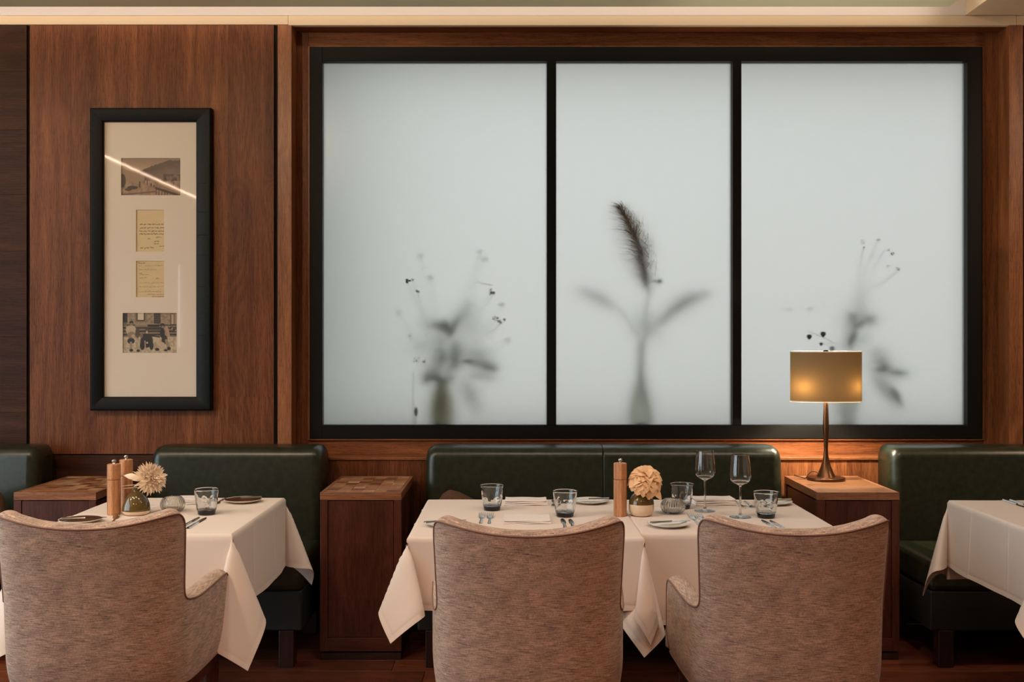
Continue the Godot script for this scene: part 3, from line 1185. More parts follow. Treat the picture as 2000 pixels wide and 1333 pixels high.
func tables() -> void:
	var T := [[-1.571, -0.908, -4.13, -3.357], [-0.329, 0.4165, -4.085, -3.304], [0.4235, 1.083, -4.08, -3.372], [1.714, 2.5, -4.065, -3.3]]
	var names := ["left", "middle", "right middle", "right edge"]
	for k in 4:
		table(["square dining table hidden under the cloth of the left table", "square dining table hidden under the cloth in the middle", "square dining table hidden under the cloth beside the lamp cabinet", "square dining table hidden under the cloth at the right edge"][k], T[k][0], T[k][1], T[k][2], T[k][3])
	# [mouth ratio, turn, cloth taken up, curl]
	tablecloth("pale cloth on the left table, corner hanging in a long point", T[0][0], T[0][1], T[0][2], T[0][3], Vector4(0.28, 0.275, 0.28, 0.335), [[1.6, 0.0, 1.0, 0.0], [2.0, 0.1, 1.0, 0.4], [1.6, 0.0, 1.0, 0.0], [2.0, 0.2, 0.95, 0.8]], 0.005, 0.3)
	tablecloth("pale cloth on the middle table, behind the central chair", T[1][0], T[1][1], T[1][2], T[1][3], Vector4(0.235, 0.24, 0.26, 0.235), [[1.6, 0.0, 1.0, 0.0], [0.5, 0.6, 0.4, 0.0], [2.6, 0.5, 1.0, 0.8], [1.5, 0.62, 0.5, 0.0]], 0.005, 1.3, Vector2(0, 1))
	tablecloth("pale cloth on the table by the lamp, set with two stemmed glasses", T[2][0], T[2][1], T[2][2], T[2][3], Vector4(0.25, 0.25, 0.26, 0.30), [[0.5, 0.6, 0.4, 0.0], [1.6, 0.0, 1.0, 0.0], [1.5, 0.5, 0.9, 0.0], [1.2, 0.7, 0.5, 0.0]], 0.005, 2.1, Vector2(1, 0))
	tablecloth("cream cloth on the table cut off by the right edge", T[3][0], T[3][1], T[3][2], T[3][3], Vector4(0.262, 0.26, 0.315, 0.262), [[3.0, -0.2, 1.0, 0.4], [1.6, 0.0, 1.0, 0.0], [1.6, 0.0, 1.0, 0.0], [1.6, 0.0, 1.0, 0.0]], 0.005, 4.0)


# ---------------------------------------------------------------- chairs
var plan := []          # [x, z] along the right half of the shell, evenly spaced
const PLAN_STEP := 0.004

func plan_at(s: float) -> Array:
	var a := clampf(absf(s) / PLAN_STEP, 0.0, plan.size() - 1.001)
	var i := int(a)
	var p: Vector2 = plan[i].lerp(plan[i + 1], a - i)
	var d: Vector2 = (plan[mini(i + 3, plan.size() - 1)] - plan[maxi(i - 2, 0)]).normalized()
	var nn := Vector2(-d.y, d.x)   # outwards for the right half
	if s < 0.0:
		return [Vector2(-p.x, p.y), Vector2(-nn.x, nn.y)]
	return [p, nn]


func shell(s: float, y: float, inward: float) -> Vector3:
	var q := plan_at(s)
	var p: Vector2 = q[0] - q[1] * inward
	var a := absf(s)
	var back := 1.0 - smoothstep(0.2, 0.5, a)
	var z := p.y + back * 0.10 * (y - 0.40) + back * 0.05 * pow(maxf(y - 0.6, 0.0), 2.0)
	var x := p.x + signf(s) * smoothstep(0.05, 0.25, a) * 0.05 * maxf(y - 0.64, 0.0)
	# tuck the foot of the shell in slightly
	var tuck := pow(clampf((0.47 - y) / 0.1, 0.0, 1.0), 2.0) * 0.014
	return Vector3(x - q[1].x * tuck, y, z - q[1].y * tuck)


func make_chair() -> Node3D:
	var pts := [Vector2(0, 0.300), Vector2(0.09, 0.295), Vector2(0.165, 0.278), Vector2(0.22, 0.25), Vector2(0.249, 0.207), Vector2(0.262, 0.15), Vector2(0.27, 0.08), Vector2(0.277, 0.0), Vector2(0.283, -0.09), Vector2(0.287, -0.15), Vector2(0.287, -0.188)]
	var fine := catmull(pts, 24)
	plan = [fine[0]]
	var acc := 0.0
	for i in range(1, fine.size()):
		var seg: float = fine[i].distance_to(fine[i - 1])
		var t := 0.0
		while acc + seg - t >= PLAN_STEP:
			t += PLAN_STEP - acc
			acc = 0.0
			plan.append(fine[i - 1].lerp(fine[i], t / seg))
		acc += seg - t
	var L := (plan.size() - 1) * PLAN_STEP
	# top contour over the right half as (distance along the shell, height)
	var k0 := 0.272
	var c := [Vector2(0, 0.842), Vector2(0.06, 0.844), Vector2(0.12, 0.851), Vector2(0.175, 0.862), Vector2(0.212, 0.870), Vector2(0.235, 0.873), Vector2(0.252, 0.869), Vector2(0.2655, 0.852), Vector2(k0 - 0.001, 0.825), Vector2(k0, 0.785), Vector2(k0 + 0.001, 0.72), Vector2(k0 + 0.002, 0.668), Vector2(k0 + 0.005, 0.64), Vector2(k0 + 0.013, 0.625), Vector2(k0 + 0.035, 0.617), Vector2(k0 + 0.1, 0.61), Vector2(k0 + 0.2, 0.612), Vector2(L - 0.06, 0.614), Vector2(L - 0.03, 0.606), Vector2(L - 0.01, 0.588), Vector2(L - 0.001, 0.56), Vector2(L - 0.0002, 0.47), Vector2(L, 0.385)]
	var half := catmull(c, 5)
	var con := []
	for i in range(half.size() - 1, 0, -1):
		con.append(Vector2(-half[i].x, half[i].y))
	con.append_array(half)
	for i in range(1, con.size()):
		if con[i].x <= con[i - 1].x:
			con[i] = Vector2(con[i - 1].x + 0.00002, con[i].y)
	var low := 0.38
	var th := 0.058
	var root := thing("armchair", "", "chair", Vector3.ZERO, 0.0, "upholstered dining armchairs")
	# columns split where the arm meets the back
	var n := con.size()
	var cut0 := 0
	var cut1 := n - 1
	for i in n:
		if con[i].x < -(k0 + 0.0135):
			cut0 = i
		if con[i].x <= k0 + 0.0135:
			cut1 = i
	cut0 += 1
	var rows := 22
	var ranges := [["backrest", cut0, cut1], ["arm", 0, cut0], ["arm", cut1, n - 1]]
	for rg in ranges:
		var s := Shape.new()
		# outer and inner skins
		for skin in 2:
			var g := []
			var uvs := []
			for r in rows + 1:
				var row := PackedVector3Array()
				var uv := PackedVector2Array()
				for i in range(rg[1], rg[2] + 1):
					var y := lerpf(low, con[i].y, float(r) / rows)
					row.append(shell(con[i].x, y, 0.0 if skin == 0 else th))
					uv.append(Vector2(con[i].x + skin * 0.37, y))
				g.append(row)
				uvs.append(uv)
			s.grid(g, uvs, skin == 1)
		# rolled rim from the outer edge to the inner one
		var rim := []
		var ruv := []
		for k in 9:
			var t := k / 8.0
			var row := PackedVector3Array()
			var uv := PackedVector2Array()
			for i in range(rg[1], rg[2] + 1):
				var a: Vector2 = con[mini(i + 1, n - 1)] - con[maxi(i - 1, 0)]
				var pn := Vector2(-a.y, a.x).normalized()
				var o := shell(con[i].x, con[i].y, 0.0)
				var inn := shell(con[i].x, con[i].y, th)
				var side := shell(con[i].x + 0.004, con[i].y, 0.0) - shell(con[i].x - 0.004, con[i].y, 0.0)
				var up := (Vector3.UP * pn.y + side.normalized() * pn.x).normalized()
				if absf(con[i].x) > L - 0.004:
					up = (Vector3.UP * pn.y + Vector3(0, 0, -1) * absf(pn.x)).normalized()
				var bulge := 0.013 * pow(sin(PI * t), 0.7)
				row.append(o.lerp(inn, t) + up * bulge)
				uv.append(Vector2(con[i].x + con[i].y, 0.9 + t * th))
			rim.append(row)
			ruv.append(uv)
		s.grid(rim, ruv)
		# underside
		var ua := PackedVector3Array()
		var ub := PackedVector3Array()
		for i in range(rg[1], rg[2] + 1):
			ua.append(shell(con[i].x, low, 0.0))
			ub.append(shell(con[i].x, low, th))
		s.grid([ua, ub], [], true)
		part(rg[0], s, M.fabric, root)
	# piping: outer edge of the rim, and along the foot
	var pp := []
	for i in n:
		pp.append(shell(con[i].x, con[i].y, -0.0005))
	var s2 := Shape.new()
	s2.tube(pp, [0.0026], 6)
	pp = []
	for i in range(0, 101):
		pp.append(shell(lerpf(-L, L, i / 100.0), low, -0.001))
	s2.tube(pp, [0.003], 6)
	part("piping", s2, M.piping, root)
	# T-shaped seat cushion
	var poly := PackedVector2Array()
	for q in [Vector2(-0.2, 0.2), Vector2(-0.215, 0.1), Vector2(-0.218, -0.175), Vector2(-0.282, -0.19), Vector2(-0.289, -0.202), Vector2(-0.27, -0.216), Vector2(0, -0.222), Vector2(0.27, -0.216), Vector2(0.289, -0.202), Vector2(0.282, -0.19), Vector2(0.218, -0.175), Vector2(0.215, 0.1), Vector2(0.2, 0.2)]:
		poly.append(q)
	var cu := Shape.new()
	cu.prism(poly, 0.385, 0.452, 0.008)
	part("seat_cushion", cu, M.fabric, root)
	var fr := Shape.new()
	var fp := PackedVector2Array()
	for i in range(-10, 11):
		var q := plan_at(L * i / 10.0)
		var v: Vector2 = q[0] - q[1] * 0.03
		fp.append(v)
	fr.prism(fp, 0.325, 0.384, 0.004, 1)
	part("seat_frame", fr, M.chair_wood, root)
	for sx in [-1, 1]:
		for f in [[-0.165, 0.0], [0.2, 0.05]]:
			var lg := Shape.new()
			var g := []
			for r in 5:
				var y := [0.0, 0.004, 0.18, 0.322, 0.326][r] as float
				var hw := lerpf(0.015, 0.022, y / 0.33)
				var ring := PackedVector3Array()
				var cx: float = sx * (0.235 if f[0] < 0.0 else 0.185)
				var cz: float = f[0] + f[1] * (1.0 - y / 0.326)
				for k in 17:
					var an := TAU * k / 16.0
					var d := Vector2(cos(an), -sin(an))
					d *= hw / pow(pow(absf(d.x), 8.0) + pow(absf(d.y), 8.0), 0.125)
					ring.append(Vector3(cx + d.x, y, cz + d.y))
				g.append(ring)
			lg.grid(g, [], false, true)
			part("leg", lg, M.chair_wood, root)
	return root


func chairs() -> void:
	var c := make_chair()
	c.position = Vector3(0.045, 0, -3.03)
	tag(c, "beige woven armchair in the centre, back to us, before the middle table")
	copy_of(c, "armchair", "beige woven armchair on the left, back to us, before the single table", Vector3(-1.183, 0, -3.13), 0.07)
	copy_of(c, "armchair", "beige woven armchair on the right, back to us, near the lamp cabinet", Vector3(0.765, 0, -3.05), -0.03)


# ---------------------------------------------------------------- the picture on the wall
func frame_bars(parent: Node3D, o: Rect2, i: Rect2, prof: Array, mats: Array) -> void:
	var oc := [Vector2(o.position.x, o.end.y), o.end, Vector2(o.end.x, o.position.y), o.position]
	var ic := [Vector2(i.position.x, i.end.y), i.end, Vector2(i.end.x, i.position.y), i.position]
	for k in 4:
		var s := Shape.new()
		var a: Vector2 = oc[k]
		var b: Vector2 = oc[(k + 1) % 4]
		var ai: Vector2 = ic[k]
		var bi: Vector2 = ic[(k + 1) % 4]
		var rows := []
		var uvs := []
		for q in prof:
			var r := PackedVector3Array()
			var t := PackedVector2Array()
			for m in 9:
				var f := m / 8.0
				var p := a.lerp(ai, q.x).lerp(b.lerp(bi, q.x), f)
				r.append(Vector3(p.x, p.y, q.y))
				t.append(Vector2(q.x * 0.06, f * a.distance_to(b)))
			rows.append(r)
			uvs.append(t)
		s.grid(rows, uvs, true)
		part("frame_bar", s, mats[k], parent)


func picture() -> void:
	var x0 := -2.0004
	var x1 := -1.4257
	var y0 := 1.0202
	var y1 := 2.4557
	var p := thing("framed_picture", "tall black framed picture with old photographs and letters on cream board", "picture", Vector3((x0 + x1) * 0.5, (y0 + y1) * 0.5, -4.951))
	var c := Vector2((x0 + x1) * 0.5, (y0 + y1) * 0.5)
	var outer := Rect2(Vector2(x0, y0) - c, Vector2(x1 - x0, y1 - y0))
	var inner := Rect2(Vector2(-1.940, 1.0846) - c, Vector2(0.4403, 1.3074))
	frame_bars(p, outer, inner, [Vector2(0, 0), Vector2(0, 0.034), Vector2(0.03, 0.0395), Vector2(0.12, 0.042), Vector2(0.5, 0.0405), Vector2(0.9, 0.034), Vector2(0.97, 0.031), Vector2(1.0, 0.026), Vector2(1.0, 0.008)], [M.lacquer, M.lacquer_green, M.lacquer, M.lacquer])
	# joints in the lacquered right bar
	for yy in [0.36, 0.225, 0.115, 0.02, -0.13, -0.36]:
		var j := Shape.new()
		j.box(Vector3((outer.end.x + inner.end.x) * 0.5, yy, 0.0405), Vector3(0.05, 0.0016, 0.006), 0.0004)
		part("joint", j, M.groove, p)
	var bk := Shape.new()
	bk.box(Vector3(0, 0, 0.003), Vector3(outer.size.x - 0.02, outer.size.y - 0.02, 0.004), 0.0)
	part("back_board", bk, M.mat_bevel, p)
	# board with four openings, one over another
	var z := 0.0125
	var opens := [Rect2(-1.861, 2.0445, 0.2820, 0.1770), Rect2(-1.790, 1.7755, 0.1336, 0.1990), Rect2(-1.790, 1.5585, 0.1336, 0.1730), Rect2(-1.8535, 1.2935, 0.2575, 0.1900)]
	var s := Shape.new()
	var ytop := inner.end.y + 0.004
	var left := inner.position.x - 0.004
	var right := inner.end.x + 0.004
	for o in opens:
		var ob: Rect2 = Rect2(o.position - c, o.size)
		s.box(Vector3((left + right) * 0.5, (ytop + ob.end.y) * 0.5, z), Vector3(right - left, ytop - ob.end.y, 0.004), 0.0)
		s.box(Vector3((left + ob.position.x) * 0.5, ob.get_center().y, z), Vector3(ob.position.x - left, ob.size.y, 0.004), 0.0)
		s.box(Vector3((right + ob.end.x) * 0.5, ob.get_center().y, z), Vector3(right - ob.end.x, ob.size.y, 0.004), 0.0)
		ytop = ob.position.y
	var ybot := inner.position.y - 0.004
	s.box(Vector3((left + right) * 0.5, (ytop + ybot) * 0.5, z), Vector3(right - left, ytop - ybot, 0.004), 0.0)
	part("mount_board", s, M.mat_board, p)
	var prints := [print_valley(), print_letter(5, true), print_letter(9, false), print_family()]
	var labels := ["sepia photograph of a hillside and a yard", "handwritten letter on yellowed paper", "faint letter on yellowed paper", "black and white photograph of people before a timber house"]
	for k in 4:
		var ob := Rect2(opens[k].position - c, opens[k].size).grow(0.004)
		var q := Shape.new()
		q.quad(Vector3(ob.position.x, ob.position.y, 0.0095), Vector3(ob.end.x, ob.position.y, 0.0095), Vector3(ob.end.x, ob.end.y, 0.0095), Vector3(ob.position.x, ob.end.y, 0.0095), Vector2(0, 1), Vector2(1, 1), Vector2(1, 0), Vector2(0, 0))
		var m := mat("print_%d" % k, Color(1, 1, 1), 0.6, ImageTexture.create_from_image(prints[k]))
		m.texture_repeat = false
		tag(part("photograph" if k % 3 == 0 else "letter", q, m, p), labels[k])
	var gl := Shape.new()
	gl.quad(Vector3(left, ybot, 0.019), Vector3(right, ybot, 0.019), Vector3(right, inner.end.y + 0.004, 0.019), Vector3(left, inner.end.y + 0.004, 0.019))
	part("glass_pane", gl, M.picture_glass, p)


func tone(im: Image, x: int, y: int, c: Color, k := 1.0) -> void:
	if x >= 0 and y >= 0 and x < im.get_width() and y < im.get_height():
		im.set_pixel(x, y, im.get_pixel(x, y).lerp(c, k))


func blob(im: Image, cx: float, cy: float, rx: float, ry: float, c: Color, k := 1.0) -> void:
	for y in range(int(cy - ry) - 1, int(cy + ry) + 2):
		for x in range(int(cx - rx) - 1, int(cx + rx) + 2):
			var d := pow((x - cx) / rx, 2.0) + pow((y - cy) / ry, 2.0)
			if d < 1.0:
				tone(im, x, y, c, k * clampf((1.0 - d) * 4.0, 0.0, 1.0))


func bar(im: Image, a: Vector2, b: Vector2, w: float, c: Color, k := 1.0) -> void:
	var n := int(a.distance_to(b) * 1.5) + 1
	for i in n + 1:
		var p := a.lerp(b, float(i) / n)
		blob(im, p.x, p.y, w, w, c, k)


func print_valley() -> Image:
	var im := Image.create(256, 160, false, Image.FORMAT_RGB8)
	var f := FastNoiseLite.new()
	f.seed = 4
	f.frequency = 0.03
	f.fractal_octaves = 4
	var dark := Color(0.22, 0.15, 0.11)
	for y in 160:
		for x in 256:
			var g := 0.5 * f.get_noise_2d(x, y)
			var sky := Color(0.68, 0.56, 0.45).lerp(Color(0.55, 0.43, 0.33), clampf(1.0 - y / 50.0, 0.0, 1.0))
			var c := sky
			# hill falling to the left, its lower slope paler with dark trees at the right
			var ridge := 12.0 + 44.0 * pow(clampf((206.0 - x) / 130.0, 0.0, 1.5), 1.15) + 4.0 * f.get_noise_1d(x * 2.0)
			if y > ridge and x > 74:
				c = Color(0.34, 0.245, 0.18).lerp(Color(0.5, 0.38, 0.29), clampf((y - ridge) / 60.0 + g * 0.5, 0.0, 1.0))
			if x < 100 and y > 46.0 + 0.2 * x + 8.0 * f.get_noise_1d(x * 3.0 + 90.0):
				c = Color(0.6, 0.48, 0.37)
			if y > 62 + x * 0.03 and x > 190 - y * 0.15 and y < 104:
				c = c.lerp(dark, clampf(0.55 + g * 3.0, 0.0, 1.0))
			if y > 96 + 6.0 * f.get_noise_1d(x):
				c = Color(0.66, 0.53, 0.41).lerp(Color(0.52, 0.4, 0.3), clampf(0.4 + g * 2.0, 0.0, 1.0))
			im.set_pixel(x, y, c)
	blob(im, 8, 96, 14, 30, dark, 0.9)
	blob(im, 50, 124, 24, 8, dark, 0.9)
	blob(im, 32, 132, 16, 6, dark, 0.8)
	for q in [[80, 112, 3, 15], [111, 105, 2, 11], [128, 112, 3, 8], [140, 118, 3, 6], [99, 100, 2, 6], [222, 106, 2, 8]]:
		blob(im, q[0], q[1], q[2], q[3], dark, 0.9)
	for k in 9:
		bar(im, Vector2(150 + k * 12, 126 + k * 3.4), Vector2(148 + k * 12, 158), 1.6, dark, 0.8)
	bar(im, Vector2(148, 126), Vector2(250, 158), 5.0, Color(0.26, 0.19, 0.15), 0.9)
	bar(im, Vector2(0, 154), Vector2(150, 140), 3.0, Color(0.42, 0.32, 0.25), 0.5)
	return im


func print_letter(sd: int, strong: bool) -> Image:
	var im := Image.create(128, 184, false, Image.FORMAT_RGB8)
	var f := FastNoiseLite.new()
	f.seed = sd
	f.frequency = 0.02
	for y in 184:
		for x in 128:
			var g := 0.5 + 0.5 * f.get_noise_2d(x, y)
			im.set_pixel(x, y, Color(0.86, 0.76, 0.58).lerp(Color(0.8, 0.68, 0.48), g * (0.4 if strong else 0.7)))
	var rng := RandomNumberGenerator.new()
	rng.seed = sd
	var ink := Color(0.24, 0.17, 0.12)
	# lines of illegible script: [x0, x1, y, weight]
	var lines := [[18, 124, 64, 0.8], [18, 120, 79, 0.6], [16, 124, 93, 0.75], [16, 124, 105, 0.8], [52, 62, 124, 0.6], [88, 110, 119, 0.6], [80, 100, 136, 0.6], [80, 98, 146, 0.8], [102, 128, 156, 0.4], [20, 56, 164, 0.95], [62, 78, 162, 0.4]]
	if not strong:
		lines = [[10, 44, 14, 0.5], [14, 26, 28, 0.3], [40, 118, 26, 0.2], [14, 90, 46, 0.22], [14, 26, 64, 0.4], [20, 60, 70, 0.2], [16, 50, 86, 0.25], [88, 102, 88, 0.5], [16, 120, 110, 0.15], [16, 120, 128, 0.18], [14, 110, 152, 0.25], [50, 126, 166, 0.25], [70, 126, 176, 0.4]]
	for l in lines:
		var x: float = l[0]
		while x < l[1]:
			var wl := rng.randf_range(6, 17)
			var prev := Vector2(x, l[2])
			var t := 0.0
			while t < wl and x + t < l[1]:
				t += 1.4
				var nx := Vector2(x + t, l[2] + rng.randf_range(-2.6, 2.2) * (1.8 if rng.randf() < 0.15 else 1.0))
				bar(im, prev, nx, 0.9, ink, l[3] * 0.7)
				prev = nx
			x += wl + rng.randf_range(2.5, 5)
	for y in 184:
		tone(im, 0, y, Color(0.6, 0.48, 0.32), 0.6)
		tone(im, 1, y, Color(0.6, 0.48, 0.32), 0.4)
	return im


func print_family() -> Image:
	var im := Image.create(256, 188, false, Image.FORMAT_RGB8)
	var f := FastNoiseLite.new()
	f.seed = 8
	f.frequency = 0.05
	var dark := Color(0.09, 0.075, 0.06)
	var pale := Color(0.78, 0.7, 0.58)
	for y in 188:
		for x in 256:
			var g := 0.5 * f.get_noise_2d(x, y)
			var c := pale.lerp(Color(0.62, 0.54, 0.43), clampf(0.4 + g * 2.0, 0.0, 1.0))
			if y < 112:
				# log wall
				c = Color(0.5, 0.42, 0.33) if y % 15 < 8 else Color(0.16, 0.13, 0.1)
				if y < 56:
					c = Color(0.66, 0.58, 0.46).lerp(Color(0.5, 0.42, 0.33), clampf(0.5 + g * 2.0, 0.0, 1.0))
			im.set_pixel(x, y, c)
	var box := func(x0: int, y0: int, x1: int, y1: int, c: Color) -> void:
		im.fill_rect(Rect2i(x0, y0, x1 - x0, y1 - y0), c)
	box.call(0, 0, 24, 46, dark)
	box.call(0, 46, 22, 60, Color(0.4, 0.33, 0.26))
	box.call(58, 0, 112, 46, Color(0.5, 0.42, 0.33))
	box.call(66, 0, 104, 40, Color(0.24, 0.19, 0.15))
	box.call(71, 0, 99, 35, Color(0.84, 0.78, 0.66))
	box.call(60, 50, 116, 60, Color(0.6, 0.52, 0.42))
	box.call(146, 0, 176, 52, Color(0.13, 0.11, 0.09))
	for k in 5:
		box.call(148, 6 + k * 9, 174, 9 + k * 9, Color(0.36, 0.3, 0.24))
	box.call(118, 58, 170, 66, dark)
	box.call(120, 70, 176, 80, Color(0.17, 0.14, 0.11))
	box.call(220, 6, 256, 56, Color(0.42, 0.34, 0.27))
	box.call(226, 10, 236, 54, Color(0.72, 0.62, 0.5))
	box.call(240, 8, 252, 54, Color(0.62, 0.5, 0.38))
	for k in 40:
		blob(im, 214 + (k * 37) % 42, 60 + (k * 23) % 26, 4, 4, dark if k % 3 else Color(0.7, 0.6, 0.5), 0.9)
	# standing figure, left
	blob(im, 42, 47, 10, 9, dark)
	blob(im, 42, 54, 7, 7, Color(0.55, 0.46, 0.37))
	blob(im, 40, 80, 26, 22, Color(0.74, 0.66, 0.55))
	bar(im, Vector2(24, 70), Vector2(30, 100), 7, Color(0.74, 0.66, 0.55))
	blob(im, 42, 104, 20, 18, Color(0.56, 0.46, 0.37))
	blob(im, 50, 108, 8, 9, Color(0.72, 0.63, 0.52))
	blob(im, 40, 130, 18, 14, dark)
	bar(im, Vector2(40, 138), Vector2(40, 168), 6, Color(0.6, 0.52, 0.43))
	bar(im, Vector2(66, 138), Vector2(72, 168), 6, Color(0.66, 0.58, 0.48))
	blob(im, 41, 172, 9, 7, dark)
	blob(im, 73, 174, 8, 6, dark)
	blob(im, 70, 92, 10, 26, Color(0.3, 0.24, 0.19))
	# seated figures in the middle
	blob(im, 113, 82, 9, 10, Color(0.3, 0.24, 0.2))
	blob(im, 113, 94, 4, 12, Color(0.8, 0.72, 0.6))
	blob(im, 112, 128, 30, 34, Color(0.12, 0.1, 0.085))
	blob(im, 92, 150, 12, 22, dark)
	blob(im, 134, 150, 10, 22, Color(0.14, 0.115, 0.095))
	bar(im, Vector2(104, 130), Vector2(106, 174), 2.5, Color(0.7, 0.62, 0.52))
	blob(im, 114, 138, 5, 5, Color(0.76, 0.68, 0.58))
	blob(im, 88, 106, 8, 12, Color(0.46, 0.38, 0.31))
	blob(im, 158, 128, 16, 22, Color(0.76, 0.68, 0.57))
	blob(im, 152, 152, 8, 20, Color(0.66, 0.57, 0.47))
	blob(im, 160, 168, 10, 7, dark)
	bar(im, Vector2(126, 104), Vector2(170, 112), 3, dark)
	# leaning figure, right
	blob(im, 184, 58, 11, 9, dark)
	blob(im, 186, 66, 6, 6, Color(0.56, 0.47, 0.38))
	blob(im, 200, 88, 15, 24, Color(0.64, 0.5, 0.4))
	bar(im, Vector2(204, 68), Vector2(214, 108), 6, Color(0.7, 0.57, 0.46))
	blob(im, 184, 94, 12, 24, dark)
	blob(im, 194, 124, 14, 22, Color(0.15, 0.12, 0.1))
	bar(im, Vector2(202, 128), Vector2(212, 158), 7, Color(0.58, 0.5, 0.41))
	blob(im, 214, 164, 9, 8, dark)
	blob(im, 200, 172, 9, 5, dark)
	blob(im, 184, 150, 14, 16, Color(0.74, 0.65, 0.54))
	return im


# ---------------------------------------------------------------- lamp on the right cabinet
func lamp() -> void:
	var at := Vector3(1.447, 0.711, -4.78)
	var l := thing("table_lamp", "bronze table lamp with an oval taupe shade on the right cabinet", "lamp", at)
	var s := Shape.new()
	s.lathe(Vector3.ZERO, [Vector2(0, 0), Vector2(0.084, 0), Vector2(0.0862, 0.002), Vector2(0.0862, 0.01), Vector2(0.084, 0.0125), Vector2(0.0, 0.0135)], 48)
	part("base", s, M.bronze, l)
	s = Shape.new()
	var prof := catmull([Vector2(0.0435, 0.0128), Vector2(0.040, 0.02), Vector2(0.031, 0.04), Vector2(0.0215, 0.066), Vector2(0.014, 0.094), Vector2(0.0105, 0.118), Vector2(0.0092, 0.145), Vector2(0.0105, 0.18), Vector2(0.0132, 0.225), Vector2(0.0135, 0.26), Vector2(0.0115, 0.31), Vector2(0.0095, 0.36), Vector2(0.009, 0.40)], 5)
	prof.append(Vector2(0, 0.401))
	s.lathe(Vector3.ZERO, prof, 36)
	part("stem", s, M.bronze, l)
	# oval drum shade with thickness
	s = Shape.new()
	var rx := 0.163
	var rz := 0.1
	s.lathe(Vector3.ZERO, [Vector2(1.0, 0.362), Vector2(1.0, 0.42), Vector2(1.0, 0.5), Vector2(1.0, 0.5905)], 64, rx, rz)
	var sh := part("shade", s, M.shade, l)
	var tr := Shape.new()
	for y in [0.3615, 0.588]:
		tr.lathe(Vector3(0, y, 0), [Vector2(1 - 0.016, -0.0012), Vector2(1.004, -0.0012), Vector2(1.004, 0.004), Vector2(1 - 0.016, 0.004)], 64, rx, rz)
	part("shade_trim", tr, M.petal, sh)
	# spider, finial, two bulbs
	s = Shape.new()
	s.tube([Vector3(-rx * 0.985, 0.575, 0), Vector3(rx * 0.985, 0.575, 0)], [0.002], 6)
	s.tube([Vector3(0, 0.40, 0), Vector3(0, 0.585, 0)], [0.003], 6)
	s.tube([Vector3(-0.095, 0.44, 0.012), Vector3(0, 0.42, 0), Vector3(0.105, 0.44, 0.012)], [0.003], 6)
	part("shade_carrier", s, M.dark_metal, l)
	s = Shape.new()
	s.lathe(Vector3(0, 0.585, 0), [Vector2(0, 0), Vector2(0.011, 0.0), Vector2(0.012, 0.008), Vector2(0.009, 0.012), Vector2(0, 0.012)], 16)
	part("finial", s, M.dark_metal, l)
	for q in [[-0.095, 1.0], [0.105, 0.6]]:
		var b := Shape.new()
		b.ball(Vector3(q[0], 0.43, 0.03), Vector3(0.018, 0.024, 0.018), 14)
		part("bulb", b, M.bulb_glow, l)
		var o := OmniLight3D.new()
		o.name = "bulb_light"
		o.light_color = Color(1.0, 0.94, 0.84)
		o.light_energy = 0.54 * q[1]
		o.light_size = 0.015
		o.omni_range = 8.0
		o.omni_attenuation = 2.0
		o.shadow_enabled = true
		o.position = Vector3(q[0], 0.43, 0.03)
		l.add_child(o, true)
	s = Shape.new()
	s.tube(catmull([Vector3(-0.03, 0.02, 0.01), Vector3(-0.042, 0.034, 0.0), Vector3(-0.062, 0.036, -0.01), Vector3(-0.078, 0.022, -0.012), Vector3(-0.088, 0.004, -0.02), Vector3(-0.1, 0.003, -0.07), Vector3(-0.11, 0.003, -0.13)], 5), [0.0022], 6)
	part("cord", s, M.black_rubber, l)


# ---------------------------------------------------------------- on the tables
func mill(label: String, at: Vector3, h: float) -> void:
	var m := thing("pepper_mill", label, "mill", at, 0.0, "wooden mills on the tables")
	var s := Shape.new()
	var r := 0.0235
	var split := h * 0.69
	s.lathe(Vector3.ZERO, [Vector2(0, 0), Vector2(r - 0.002, 0), Vector2(r, 0.002), Vector2(r, split - 0.0015), Vector2(r - 0.0015, split), Vector2(0, split)], 32)
	part("body", s, M.mill_wood, m)
	s = Shape.new()
	s.lathe(Vector3.ZERO, [Vector2(0, split + 0.001), Vector2(r - 0.0015, split + 0.001), Vector2(r, split + 0.0025), Vector2(r, h - 0.003), Vector2(r - 0.001, h - 0.001), Vector2(r - 0.003, h), Vector2(0, h)], 32)
	part("head", s, M.mill_wood, m)
	s = Shape.new()
	s.lathe(Vector3(0, h, 0), [Vector2(0.006, 0), Vector2(0.004, 0.003), Vector2(0.0045, 0.005), Vector2(0.0075, 0.008), Vector2(0.0078, 0.012), Vector2(0.005, 0.0155), Vector2(0, 0.016)], 20)
	part("knob", s, M.steel, m)


func bud_vase(label: String, at: Vector3, prof: Array, split: float) -> void:
	var v := thing("bud_vase", label, "vase", at, 0.0, "small two-tone bud vases")
	var low := []
	var high := []
	var fine := catmull(prof, 6)
	var cut: Vector2 = fine[0]
	for q in fine:
		if q.y <= split:
			low.append(q)
			cut = q
	high.append(cut)
	for q in fine:
		if q.y > split:
			high.append(q)
	# lip and inside
	var lip: Vector2 = fine[-1]
	for q in [Vector2(lip.x - 0.001, lip.y + 0.001), Vector2(lip.x - 0.0025, lip.y), Vector2(lip.x - 0.003, lip.y - 0.012), Vector2(lip.x + 0.004, lip.y - 0.03), Vector2(0, lip.y - 0.05)]:
		high.append(q)
	low.insert(0, Vector2(0, 0))
	low.append(Vector2(cut.x - 0.0005, cut.y + 0.0002))
	var s := Shape.new()
	s.lathe(Vector3.ZERO, low, 40)
	part("foot", s, M.vase_cream, v)
	s = Shape.new()
	s.lathe(Vector3.ZERO, high, 40)
	part("shoulder", s, M.vase_dark, v)


